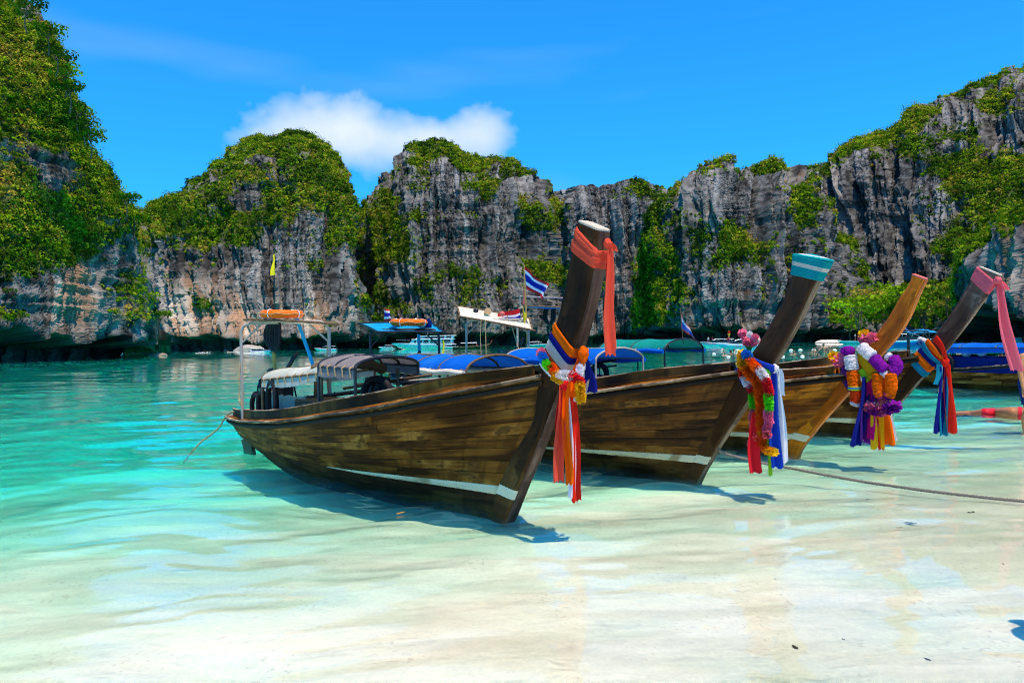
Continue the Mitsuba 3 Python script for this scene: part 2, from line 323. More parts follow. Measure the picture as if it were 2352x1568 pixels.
# the dome on the left of the bay
def grow_dome(U, V, Tt, n):
    top = np.clip((Tt - .48) * 2.2, -.3, .5)
    return n * 1.05 - .25 + top + .35 * blob(U, V, 440, 520, 60, 70) + .4 * blob(U, V, 750, 610, 90, 26) + .35 * blob(U, V, 630, 650, 30, 45) + .3 * blob(U, V, 850, 650, 22, 90) + .45 * blob(U, V, 480, 610, 30, 20) - .6 * blob(U, V, 735, 530, 60, 45) - .35 * blob(U, V, 560, 600, 80, 50) - .4 * blob(U, V, 480, 720, 90, 70)
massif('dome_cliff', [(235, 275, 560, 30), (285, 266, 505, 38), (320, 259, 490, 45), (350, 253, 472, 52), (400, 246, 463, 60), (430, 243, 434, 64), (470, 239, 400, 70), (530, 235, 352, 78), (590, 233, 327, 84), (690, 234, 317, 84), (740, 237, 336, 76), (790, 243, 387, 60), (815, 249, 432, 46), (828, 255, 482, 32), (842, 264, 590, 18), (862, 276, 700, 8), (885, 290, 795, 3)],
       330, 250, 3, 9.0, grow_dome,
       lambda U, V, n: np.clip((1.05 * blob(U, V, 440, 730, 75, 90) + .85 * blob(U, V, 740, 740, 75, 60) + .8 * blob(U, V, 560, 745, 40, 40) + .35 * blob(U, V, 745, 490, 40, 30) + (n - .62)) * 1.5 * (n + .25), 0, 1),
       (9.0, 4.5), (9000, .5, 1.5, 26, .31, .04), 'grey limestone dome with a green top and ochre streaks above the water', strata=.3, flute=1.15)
# the broad grey wall in the middle
def grow_mid(U, V, Tt, n):
    return n * 1.05 - .45 + .10 * np.clip((Tt - .88) * 8, 0, 1) + .45 * blob(U, V, 1265, 610, 55, 110) + .35 * blob(U, V, 1020, 510, 70, 40) + .4 * blob(U, V, 1110, 400, 60, 60) + .3 * blob(U, V, 880, 640, 20, 90) + .25 * blob(U, V, 1250, 520, 50, 30) + .3 * blob(U, V, 1150, 660, 70, 30) + .25 * blob(U, V, 990, 690, 40, 40) - .3 * blob(U, V, 1000, 400, 60, 40) - .3 * blob(U, V, 1420, 520, 60, 60)
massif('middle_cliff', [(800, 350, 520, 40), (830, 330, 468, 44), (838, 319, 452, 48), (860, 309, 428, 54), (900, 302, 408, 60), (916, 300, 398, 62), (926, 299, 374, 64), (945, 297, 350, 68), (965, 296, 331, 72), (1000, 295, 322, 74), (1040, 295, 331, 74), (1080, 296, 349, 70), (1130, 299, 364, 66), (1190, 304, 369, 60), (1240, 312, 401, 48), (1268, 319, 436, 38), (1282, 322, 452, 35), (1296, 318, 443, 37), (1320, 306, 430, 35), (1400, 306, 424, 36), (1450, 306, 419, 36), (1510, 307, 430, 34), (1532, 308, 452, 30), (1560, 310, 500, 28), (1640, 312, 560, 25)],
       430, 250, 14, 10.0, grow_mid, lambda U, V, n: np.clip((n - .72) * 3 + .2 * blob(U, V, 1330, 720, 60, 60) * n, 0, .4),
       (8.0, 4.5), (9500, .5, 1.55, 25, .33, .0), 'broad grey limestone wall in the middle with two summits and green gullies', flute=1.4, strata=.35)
# right of the middle: a buttress whose left flank lies in shade
def grow_but(U, V, Tt, n):
    return n * 1.0 - .30 + .55 * np.clip((Tt - .80) * 5, 0, 1) + .5 * np.clip((1600 - U) / 100, 0, 1) * np.clip((V - 420) / 60, 0, 1) + .5 * blob(U, V, 1760, 685, 38, 22) + .4 * blob(U, V, 1880, 600, 25, 60) + .25 * blob(U, V, 1700, 560, 25, 60) - .3 * blob(U, V, 1760, 470, 70, 60)
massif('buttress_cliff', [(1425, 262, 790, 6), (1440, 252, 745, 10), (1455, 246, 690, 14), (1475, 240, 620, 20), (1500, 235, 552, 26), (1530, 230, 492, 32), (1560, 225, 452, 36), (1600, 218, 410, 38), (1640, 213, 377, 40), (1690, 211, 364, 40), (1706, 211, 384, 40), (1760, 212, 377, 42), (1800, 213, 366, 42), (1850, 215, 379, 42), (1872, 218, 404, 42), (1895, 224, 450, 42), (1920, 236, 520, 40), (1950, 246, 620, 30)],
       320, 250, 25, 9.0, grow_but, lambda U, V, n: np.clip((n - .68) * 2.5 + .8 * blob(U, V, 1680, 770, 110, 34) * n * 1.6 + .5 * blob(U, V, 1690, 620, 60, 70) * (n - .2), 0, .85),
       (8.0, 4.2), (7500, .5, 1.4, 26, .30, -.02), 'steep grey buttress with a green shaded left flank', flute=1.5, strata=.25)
# the high slope on the right
def grow_right(U, V, Tt, n):
    return n * 1.05 - .33 + .5 * np.clip((Tt - .84) * 6, 0, 1) + .6 * blob(U, V, 2080, 690, 110, 70) + .5 * blob(U, V, 2300, 420, 70, 90) + .4 * blob(U, V, 1920, 560, 26, 120) + .5 * blob(U, V, 2200, 560, 60, 60) + .4 * blob(U, V, 1980, 720, 80, 40) - .25 * blob(U, V, 2130, 400, 90, 70)
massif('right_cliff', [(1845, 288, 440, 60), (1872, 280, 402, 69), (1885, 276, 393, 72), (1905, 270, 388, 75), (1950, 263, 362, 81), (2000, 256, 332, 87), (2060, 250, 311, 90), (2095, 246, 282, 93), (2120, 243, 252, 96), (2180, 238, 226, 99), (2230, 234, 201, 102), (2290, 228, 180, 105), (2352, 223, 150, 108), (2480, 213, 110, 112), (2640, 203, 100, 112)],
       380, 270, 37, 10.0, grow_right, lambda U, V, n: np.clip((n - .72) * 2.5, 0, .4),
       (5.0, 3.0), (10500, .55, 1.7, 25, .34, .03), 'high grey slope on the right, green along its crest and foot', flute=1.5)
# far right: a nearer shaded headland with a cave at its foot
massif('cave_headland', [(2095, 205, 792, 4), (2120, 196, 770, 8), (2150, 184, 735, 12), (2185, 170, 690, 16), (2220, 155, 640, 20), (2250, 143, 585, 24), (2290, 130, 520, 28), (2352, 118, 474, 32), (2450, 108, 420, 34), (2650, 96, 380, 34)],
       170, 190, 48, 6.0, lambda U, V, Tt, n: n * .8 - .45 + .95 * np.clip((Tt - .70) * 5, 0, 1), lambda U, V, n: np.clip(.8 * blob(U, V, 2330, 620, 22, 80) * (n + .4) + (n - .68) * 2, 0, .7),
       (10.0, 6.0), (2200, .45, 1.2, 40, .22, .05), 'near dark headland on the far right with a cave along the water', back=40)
# left: the near wooded promontory, undercut by the sea
def grow_left(U, V, Tt, n):
    return n * .9 - .02 + .25 * np.clip((Tt - .3) * 3, -1.4, 1) - 1.1 * blob(U, V, 130, 400, 40, 50) - .9 * blob(U, V, 110, 660, 130, 60) - .8 * blob(U, V, 240, 580, 40, 60) - .5 * blob(U, V, 75, 60, 25, 50) - .6 * blob(U, V, 350, 760, 40, 30)
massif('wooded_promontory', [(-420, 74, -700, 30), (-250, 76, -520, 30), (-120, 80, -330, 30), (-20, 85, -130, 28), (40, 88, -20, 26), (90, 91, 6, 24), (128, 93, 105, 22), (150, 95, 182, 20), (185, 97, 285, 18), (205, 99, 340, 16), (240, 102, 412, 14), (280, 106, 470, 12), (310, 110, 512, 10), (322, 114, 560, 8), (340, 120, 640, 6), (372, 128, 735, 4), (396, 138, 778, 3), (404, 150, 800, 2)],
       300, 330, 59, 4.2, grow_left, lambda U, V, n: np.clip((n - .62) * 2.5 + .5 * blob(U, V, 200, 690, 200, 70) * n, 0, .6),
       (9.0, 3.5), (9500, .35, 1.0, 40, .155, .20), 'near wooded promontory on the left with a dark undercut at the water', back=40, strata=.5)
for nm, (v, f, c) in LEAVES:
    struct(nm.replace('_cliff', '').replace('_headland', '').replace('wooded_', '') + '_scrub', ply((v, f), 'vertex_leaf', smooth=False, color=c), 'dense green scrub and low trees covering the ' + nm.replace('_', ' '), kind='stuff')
# ------------------------------------------------------------------ wood
def wood(name, dark, base, light, wear, rough=.65, spec=.10, streak=.5):
    def fn(p, n, uv):
        u, v = uv.x, uv.y
        g = mikit.fbm(u * 2.2, v * 46.0, 1.0, 3); s = mikit.fbm(u * 1.7, v * 5.0, 4.0, 4)
        d = mikit.fbm(u * 11.0, v * 2.2, 8.0, 3); k = mikit.fbm(u * 6.0, v * 17.0, 3.0, 3)
        c = mix(dark, base, smoothstep(.32, .64, .26 * g + .74 * s))
        c = mix(c, light, smoothstep(.54, .76, s * .6 + k * .4) * wear)
        c = mix(c, dark, smoothstep(.52, .72, d) * streak)
        c = mix(c, [.6 * x for x in dark], smoothstep(.66, .74, k) * .7)
        return c * (.8 + .4 * g)
    scene[name] = {'type': 'twosided', 'bsdf': {'type': 'principled', 'base_color': proc(fn), 'roughness': rough, 'specular': spec}}
    return name
wood('wood_olive', (.045, .015, .002), (.215, .078, .008), (.48, .245, .05), .6)
wood('wood_dark', (.024, .008, .002), (.165, .055, .006), (.38, .17, .03), .65, .5, .16)
wood('wood_orange', (.15, .034, .003), (.58, .18, .008), (.74, .30, .03), .6, .5, .14)
wood('wood_brown', (.05, .017, .004), (.24, .092, .016), (.50, .30, .10), .6)
wood('wood_post', (.022, .009, .003), (.080, .031, .008), (.16, .08, .025), .5)
wood('wood_varnish', (.055, .020, .005), (.085, .032, .007), (.11, .045, .012), .4, .42, .16, .15)
wood('wood_gold', (.42, .085, .003), (.78, .195, .006), (.86, .30, .015), .6, .45, .16, .3)
wood('wood_grey', (.050, .024, .014), (.155, .088, .055), (.42, .33, .25), .7, .75, .2)
wood('wood_rail', (.03, .02, .012), (.34, .25, .155), (.62, .52, .38), .8, .7, .2, .75)
wood('wood_pole', (.10, .06, .03), (.27, .18, .10), (.42, .32, .2), .6, .7, .2)
wood('wood_bottom', (.03, .012, .003), (.11, .046, .009), (.22, .12, .03), .5)
flat('hull_dark', (.03, .019, .009), .7)  # dark wood of the inner shell and floor, seen in the plank seams
flat('tar', (.030, .018, .010), .7)
flat('bottom_paint', (.12, .050, .010), .5)
def stripe_paint(p, n, uv):
    a = mikit.fbm(uv.x * 5, uv.y * 14, 2.0, 4); r = mikit.fbm(uv.x * 3.1, uv.y * 3, 7.0, 3)
    return mix(mix((.74, .64, .38), (.90, .80, .50), a), (.34, .19, .05), smoothstep(.62, .76, r) * .7)
scene['stripe_paint'] = {'type': 'twosided', 'bsdf': {'type': 'principled', 'base_color': proc(stripe_paint), 'roughness': .6, 'specular': .15}}
flat('black_pipe', (.012, .012, .013), .4, specular=.5)
flat('engine_black', (.010, .010, .011), .35, specular=.5)
flat('steel_pipe', (.40, .37, .32), .55)
flat('rubber', (.016, .016, .018), .55)
flat('rope_tan', (.48, .34, .17), .9)
flat('rope_grey', (.22, .19, .15), .9)
flat('cyan_paint', (.02, .36, .62), .4)
flat('yellow_cloth', (.86, .76, .03), .8)
flat('bamboo', (.55, .36, .08), .5)
flat('white_gloss', (.80, .82, .84), .3)
flat('orange_foam', (.86, .165, .004), .45)
def tarp(name, rgb, fade):
    def fn(p, n, uv):
        a = mikit.fbm(uv.x * 2.0, uv.y * 2.0, 1.0, 4); b = mikit.fbm(uv.x * 14, uv.y * 5, 6.0, 3)
        return mix(rgb, fade, smoothstep(.45, .8, a) * .5) * (.88 + .24 * b)
    scene[name] = {'type': 'principledthin', 'base_color': proc(fn), 'roughness': .6, 'diff_trans': .45, 'spec_trans': 0.0}
    return name
tarp('tarp_blue', (.006, .13, .62), (.03, .24, .70)); tarp('tarp_cyan', (.012, .32, .66), (.05, .42, .74)); tarp('tarp_navy', (.006, .02, .16), (.01, .03, .22))
tarp('tarp_teal', (.008, .26, .22), (.02, .36, .30)); tarp('tarp_grey', (.22, .21, .21), (.36, .35, .35)); tarp('tarp_pale', (.46, .52, .44), (.72, .74, .68)); tarp('tarp_cream', (.74, .70, .58), (.84, .80, .70))

# ------------------------------------------------------------------ long-tail boats
class Boat:
    def __init__(s, key, foot, head, L, k, front, back, th=.062):
        s.key = key; s.W = np.array([*foot, 0.0]); a = math.radians(head)
        s.h = np.array([math.sin(a), -math.cos(a), 0]); s.p = np.array([-s.h[1], s.h[0], 0])
        s.M = np.eye(4); s.M[:3, 0] = s.h; s.M[:3, 1] = s.p; s.M[:3, 2] = [0, 0, 1]; s.M[:3, 3] = s.W
        s.L, s.k, s.th = L, k, th; s.front, s.back = np.array(front, float), np.array(back, float)
    def w(s, pts):
        pts = np.asarray(pts, float); return pts @ s.M[:3, :3].T + s.M[:3, 3]
    def local(s, u, v, y):
        """The point of the plane y (metres to port) seen in that direction."""
        o = s.W + s.p * y; d = ray(u, v); t = ((o - CAM) @ s.p) / (d @ s.p); q = CAM + d * t - s.W
        return np.array([q @ s.h, y, q[2]])
    # stations run from 0 (stern) to 1 (stem); heights q from 0 (keel) to 1 (gunwale)
    XT = np.array([-6.5, -5.5, -4.6, -3.3, -2.05, -1.22, -.57, -.14, .2, .47])
    ZT = np.array([.49, .52, .58, .69, .86, .98, 1.10, 1.18, 1.25, 1.31])
    BT = np.array([.27, .46, .60, .74, .76, .67, .50, .33, .18, .040])
    def xa(s, a): return s.L + (.47 - s.L) * np.asarray(a, float)
    def xr(s, a): return -6.5 + 6.97 * np.asarray(a, float)
    def sheer(s, a): return interp(s.xr(a), s.XT, s.ZT) * s.k
    def beam(s, a): return interp(s.xr(a), s.XT, s.BT)
    def surf(s, a, q, off=0.0, side=-1):
        a, q = np.broadcast_arrays(np.asarray(a, float), np.asarray(q, float)); x0 = s.xr(a)
        zs = s.sheer(a); zk = interp(x0, [-6.5, -5.6, -4, -2, -.5, .47], [.06, -.06, -.28, -.26, -.12, -.08])
        p = interp(x0, [-6.5, -5, -3.5, -1.4, -.2, .47], [.55, .52, .63, .81, .9, 1.0])
        qq = np.clip(q, 0, 1.1); z = zk + (zs - zk) * qq
        xs = s.L + .1 - .2 * qq; st = np.interp(z, s.back[::-1, 1], s.back[::-1, 0]) + .07
        x = xs + (st - xs) * a
        y = side * (s.beam(a) * np.maximum(qq, 1e-4) ** p + .030 * a ** 6)
        P = np.stack([x, y, z], -1)
        if np.any(off):
            e = 1e-3
            n = unit(np.cross(s.surf(np.clip(a + e, 0, 1.01), q, 0, side) - s.surf(a - e, q, 0, side), s.surf(a, q + e, 0, side) - s.surf(a, q - e, 0, side))) * side * -1
            n = np.where((n[..., 1:2] * side) < 0, -n, n)
            P = P + n * np.broadcast_to(off, a.shape)[..., None]
        return P
    def q_at(s, a, z):
        x0 = s.xr(a); zk = interp(x0, [-6.5, -5.6, -4, -2, -.5, .47], [.06, -.06, -.28, -.26, -.12, -.08]); return (z - zk) / (s.sheer(a) - zk)
    def stem_at(s, t, skew=0.0):
        t = np.asarray(t, float)
        def on(poly, t):
            l = np.r_[0, np.cumsum(np.linalg.norm(np.diff(poly, axis=0), axis=1))]; return interp(np.clip(t, 0, 1), l / l[-1], poly)
        return on(s.front[::-1], t - skew), on(s.back[::-1], t + skew)
    def ring(s, t, grow=0.0, n=28, skew=0.0, lift=None):
        """A rounded ring round the stem at t (0 toe, 1 top), grown outwards: (len(t), n, 3) local."""
        f, b = s.stem_at(t, skew); f, b = np.atleast_2d(f), np.atleast_2d(b)
        c, ax = (f + b) / 2, f - b; hw = np.linalg.norm(ax, axis=1, keepdims=True) / 2; ax = ax / (2 * hw)
        g = np.arange(n) * 2 * np.pi / n; e = .32
        cx = np.sign(np.cos(g)) * np.abs(np.cos(g)) ** e; cy = np.sign(np.sin(g)) * np.abs(np.sin(g)) ** e
        gr = np.broadcast_to(grow, (len(f), n))
        xz = c[:, None] + ax[:, None] * ((hw + gr) * cx[None])[..., None]
        return np.stack([xz[..., 0], (s.th + gr) * cy[None], xz[..., 1]], -1)

def uv_grid(G, rnd=0.0):
    lu = np.linalg.norm(np.diff(G, axis=1), axis=2).mean(0); lv = np.linalg.norm(np.diff(G, axis=0), axis=2).mean(1)
    U, V = np.meshgrid(np.r_[0, np.cumsum(lu)], np.r_[0, np.cumsum(lv)]); return np.stack([U + rnd * 7.3, V + rnd * 3.1], -1).reshape(-1, 2)
def gply(G, bsdf, rnd=0.0, smooth=True):
    return ply((G.reshape(-1, 3), grid_faces(*G.shape[:2])), bsdf, smooth=smooth, uv=uv_grid(G, rnd))
def tply(m, bsdf, smooth=40): return ply(m, bsdf, smooth=smooth)
def uvtube(p, r, bsdf, sides=8, ry=None, rnd=0.0, upv=None, smooth=True):
    v, f = tube(p, r, sides, True, ry, upv); n = len(p); l = np.r_[0, np.cumsum(np.linalg.norm(np.diff(p, axis=0), axis=1))]
    uv = np.r_[np.stack([np.repeat(l, sides), np.tile(np.arange(sides) * .03, n)], 1), [[0, 0], [l[-1], 0]]] + rnd * 5.7
    return ply((v, f), bsdf, smooth=smooth and sides > 4, uv=uv)

def build_hull(B, wood_name, post_wood, face_wood, nb, sides=(-1, 1), stripe=True, cuts=3, rail='wood_rail', seed=0, foot_wood=None):
    g = np.random.default_rng(seed); K = B.key; aa = np.linspace(0, 1, 60)
    hull = part(K, 'hull', None)
    G = [B.surf(*np.meshgrid(aa, np.linspace(0, 1, 14)), -.012, sd) for sd in (-1, 1)]
    v, f = cat([(G[0].reshape(-1, 3), grid_faces(14, 60)), (G[1].reshape(-1, 3), grid_faces(14, 60)), (np.concatenate([G[0][:, :1], G[1][:, :1]], 1).reshape(-1, 3), grid_faces(14, 2))])
    scene[hull] = ply((B.w(v), f), 'hull_dark', smooth=30)
    def zlo(a):
        x = B.xa(a); t = np.clip((x + 2.7) / 3.2, 0, 1); return .155 + .075 * t, .045 * t ** .8
    for sd in sides:
        lo = lambda a: B.q_at(a, zlo(a)[0] + zlo(a)[1])
        ed = np.linspace(0, 1, nb + 1)
        for b in range(nb):
            cs = np.sort(np.r_[0, 1, (np.arange(1, cuts) / cuts + g.uniform(-.12, .12, cuts - 1))])
            for c in range(cuts):
                a0, a1 = cs[c] + .0006, cs[c + 1] - .0006
                if a1 > .999: a1 = 1.0
                al = np.linspace(a0, a1, max(6, int(34 * (a1 - a0)))); al = np.r_[al[0], al, al[-1]]
                of = g.uniform(-.0025, .0025)
                rows = []
                for fr, o in ((.006, -.004), (.025, .010), (.5, .013), (.977, .010), (.995, -.004)):
                    e = ed[b] + (ed[b + 1] - ed[b]) * fr; q = lo(al) + (1 - lo(al)) * e
                    oo = np.full(len(al), o + of); oo[0] = oo[-1] = -.012
                    rows.append(B.surf(al, q, oo, sd))
                part(hull, 'plank', gply(B.w(np.array(rows)), wood_name, g.random() * 9, False))
        # painted waterline and bottom
        if stripe:
            al = np.linspace(.56, 1, 40); zc, zt = zlo(al)
            part(hull, 'waterline_stripe', gply(B.w(np.array([B.surf(al, B.q_at(al, zc + zt * e), .011 if abs(e) < .99 else -.005, sd) for e in (-1, -.96, 0, .96, 1)])), 'stripe_paint', g.random(), True), 'pale painted band above the waterline')
        zc, zt = zlo(aa)
        part(hull, 'bottom', gply(B.w(np.array([B.surf(aa, B.q_at(aa, zc - zt) * e, .004, sd) for e in np.linspace(.02, 1, 8)])), 'wood_bottom', g.random(), True))
        # rub rail, dark moulding under it, deck edge and coaming
        P = B.surf(aa, np.ones(60), .035, sd); P2 = P - np.array([0, 0, .058]); up = np.array([0, 0, 1.0])
        P2[:, 1] -= sd * .012
        part(K, 'rub_rail', uvtube(B.w(P), .018, rail, 6, .034, g.random(), up))
        part(K, 'rail_moulding', tply(tube(B.w(P2), .024, 6, True, .018, up), 'tar'))
        C = B.surf(aa, np.ones(60), 0, sd); C[:, 1] = sd * np.maximum(np.abs(C[:, 1]) - .085, .02); C[:, 2] += .05 + .035 * aa
        C = C[:59]; C[:, 2] -= .06 * np.clip((aa[:59] - .9) / .1, 0, 1)
        part(K, 'coaming', uvtube(B.w(C), .062, wood_name, 4, .014, g.random(), up, False))
        D_ = C + np.array([0, sd * .004, .068])
        part(K, 'coaming_cap', uvtube(B.w(D_), .010, rail, 6, .026, g.random(), up))
        S = np.stack([B.surf(aa[:59], np.ones(59), .02, sd), C - [0, 0, .04]], 0)
        part(K, 'side_deck', gply(B.w(S), wood_name, g.random(), True))
    t0 = B.surf(np.zeros(2), np.ones(2), .035, -1)[0]; t1 = B.surf(np.zeros(2), np.ones(2), .035, 1)[0]
    part(K, 'transom_rail', uvtube(B.w(path([t0, [t0[0] - .07, -.13, t0[2] - .01], [t0[0] - .09, 0, t0[2] - .015], [t0[0] - .07, .13, t0[2] - .01], t1], 14)), .03, rail, 6, .036, .3, np.array([0, 0, 1.0])))
    tr = np.array([B.surf(np.zeros(9), np.linspace(0, 1, 9), .0, -1), B.surf(np.zeros(9), np.linspace(0, 1, 9), .0, 1)])
    part(K, 'transom', gply(B.w(np.linspace(tr[0], tr[1], 6) + np.array([-.05, 0, 0]) * np.sin(np.linspace(0, np.pi, 6))[:, None, None]), wood_name, .5, True))
    # inside: floor boards and the fore deck
    fz = np.linspace(.03, .93, 24); q = B.q_at(fz, .24)
    Fl = np.array([B.surf(fz, q, -.02, -1), B.surf(fz, q, -.02, 1)]); part(K, 'floor', gply(B.w(Fl), 'hull_dark', 0, True))
    fd = np.linspace(.80, .985, 12); y = B.surf(fd, np.ones(12), -.05, 1); y2 = y * [1, -1, 1]; up_ = np.array([0, 0, .01])
    part(K, 'fore_deck', gply(B.w(np.array([y + up_, (y + y2) / 2 + [0, 0, .04], y2 + up_])), wood_name, .7, True))
    sd_ = np.linspace(0.0, .10, 8); y = B.surf(sd_, np.ones(8), -.02, 1); part(K, 'stern_deck', gply(B.w(np.array([y - up_, y * [1, -1, 1] - up_])), 'wood_rail', .2, True))
    # the stem
    t = np.linspace(0, 1, 46); R = B.ring(t, 0.0, 28); n = 28
    l = np.r_[0, np.cumsum(np.linalg.norm(np.diff(R.mean(1), axis=0), axis=1))]
    v = B.w(R.reshape(-1, 3)); uv = np.stack([np.repeat(l, n), np.tile(np.abs(np.arange(n) - n / 2) * .028, len(t))], 1)
    jn = next(i for i in range(46) if R[i, :, 2].mean() > B.sheer(1.0) - .12); V3 = v.reshape(46, n, 3); U3 = uv.reshape(46, n, 2)
    stem = part(K, 'stem', ply((V3[jn:].reshape(-1, 3), grid_faces(46 - jn, n, True)), post_wood, smooth=True, uv=U3[jn:].reshape(-1, 2)))
    part(stem, 'foot', ply((V3[:jn + 1].reshape(-1, 3), grid_faces(jn + 1, n, True)), foot_wood or wood_name, smooth=True, uv=U3[:jn + 1].reshape(-1, 2) + 3.0))
    if stripe:
        zs_ = R[:, :, 2].mean(1); tz = lambda z: float(np.interp(z, zs_, t)); tt_ = np.linspace(tz(.19), tz(.28), 6)
        RR = B.ring(tt_, .005, n); part(stem, 'waterline_stripe', ply((B.w(RR.reshape(-1, 3)), grid_faces(6, n, True)), 'stripe_paint', smooth=True, uv=np.stack([np.tile(np.arange(n) * .03, 6), np.repeat(tt_, n)], 1)))
    f, b = B.stem_at(t); d = unit(f - b)
    ff = f + d * .007; Gf = np.array([np.stack([(f - d * .012)[:, 0], np.full(46, -.8 * B.th), (f - d * .012)[:, 1]], 1), np.stack([ff[:, 0], np.full(46, -.70 * B.th), ff[:, 1]], 1), np.stack([ff[:, 0], np.full(46, .70 * B.th), ff[:, 1]], 1), np.stack([(f - d * .012)[:, 0], np.full(46, .8 * B.th), (f - d * .012)[:, 1]], 1)])
    part(stem, 'front_face', gply(B.w(Gf), face_wood, .4, False), 'weathered front edge of the stem')
    top = R[-1]; ax = unit(R[-1].mean(0) - R[-2].mean(0)); capr = np.array([top, top + ax * .012, (top - top.mean(0)) * .93 + top.mean(0) + ax * .02, (top - top.mean(0)) * .02 + top.mean(0) + ax * .026])
    part(stem, 'end_grain', ply((B.w(capr.reshape(-1, 3)), grid_faces(4, n, True)), 'wood_grey' if face_wood != 'wood_gold' else 'red_end', smooth=30) if False else ply((B.w(capr.reshape(-1, 3)), grid_faces(4, n, True)), 'end_grey' if face_wood != 'wood_gold' else 'red_end', smooth=False), 'pale sawn top of the stem' if face_wood != 'wood_gold' else 'faded red top of the stem')
flat('end_grey', (.50, .44, .34), .8); flat('red_end', (.62, .15, .12), .7)

def bf(k, d):    # boat labels
    return thing('longtail_boat', d, 'boat', 'wooden longtail boats moored bow-in along the beach')
b1 = Boat(bf(1, 'nearest longtail boat, olive brown planks, tallest dark prow with a coral ribbon at its tip'), (-.05, 6.82), 40, -6.5, 1.0,
          [(1.24, 2.46), (1.15, 2.05), (.96, 1.57), (.74, 1.17), (.41, .6), (.21, .28), (.06, .02), (0, -.07)],
          [(1.01, 2.56), (.96, 2.41), (.73, 1.74), (.64, 1.58), (.52, 1.37), (.44, 1.2), (.41, .93), (.16, .61), (-.06, .28), (-.17, .06), (-.2, -.07)], .08)
b2 = Boat(bf(2, 'dark brown longtail boat whose prow wears a turquoise and white cord cap'), (2.11, 8.46), 40, -7.2, .96,
          [(1.58, 2.33), (1.49, 2.19), (1.29, 1.82), (1.03, 1.4), (.74, 1.01), (.27, .37), (.04, .01), (0, -.07)],
          [(1.23, 2.42), (1.22, 2.30), (1.14, 2.06), (.98, 1.78), (.78, 1.49), (.52, 1.22), (.33, .9), (.06, .37), (-.14, .01), (-.17, -.07)])
b3 = Boat(bf(3, 'honey orange varnished longtail boat with a slim golden prow, third along the beach'), (3.91, 10.18), 40, -7.6, .86,
          [(1.68, 2.26), (1.62, 2.15), (1.48, 1.82), (1.33, 1.58), (1.14, 1.36), (.75, .9), (.25, .32), (.03, .01), (0, -.07)],
          [(1.53, 2.33), (1.51, 2.25), (1.40, 2.08), (1.24, 1.81), (.97, 1.47), (.64, 1.10), (.38, .75), (-.09, .21), (-.2, -.07)])
b4 = Boat(bf(4, 'brown longtail boat with a grey weathered prow and a long pink ribbon'), (5.75, 11.94), 40, -8.5, .98,
          [(1.87, 2.42), (1.80, 2.32), (1.48, 1.82), (1.24, 1.49), (1.02, 1.2), (.5, .57), (.03, .01), (0, -.07)],
          [(1.60, 2.57), (1.52, 2.42), (1.27, 1.97), (1.0, 1.59), (.68, 1.25), (.2, .57), (-.15, .01), (-.2, -.07)])
b5 = Boat(bf(5, 'longtail boat at the far right edge with a navy side cover and blue awning'), (15.7, 18.3), 27, -7.6, .92,
          [(1.87, 2.42), (1.48, 1.82), (1.02, 1.2), (.5, .57), (.03, .01), (0, -.07)], [(1.60, 2.57), (1.27, 1.97), (.68, 1.25), (.2, .57), (-.15, .01), (-.2, -.07)])
build_hull(b1, 'wood_olive', 'wood_post', 'wood_grey', 8, seed=1, foot_wood='wood_bottom')
build_hull(b2, 'wood_dark', 'wood_varnish', 'wood_pole', 9, seed=2, foot_wood='wood_varnish')
build_hull(b3, 'wood_orange', 'wood_gold', 'wood_gold', 8, seed=3, foot_wood='wood_gold')
build_hull(b4, 'wood_brown', 'wood_grey', 'wood_rail', 8, seed=4, foot_wood='wood_bottom')
build_hull(b5, 'wood_brown', 'wood_grey', 'wood_rail', 6, sides=(-1, 1), stripe=False, cuts=2, seed=5)
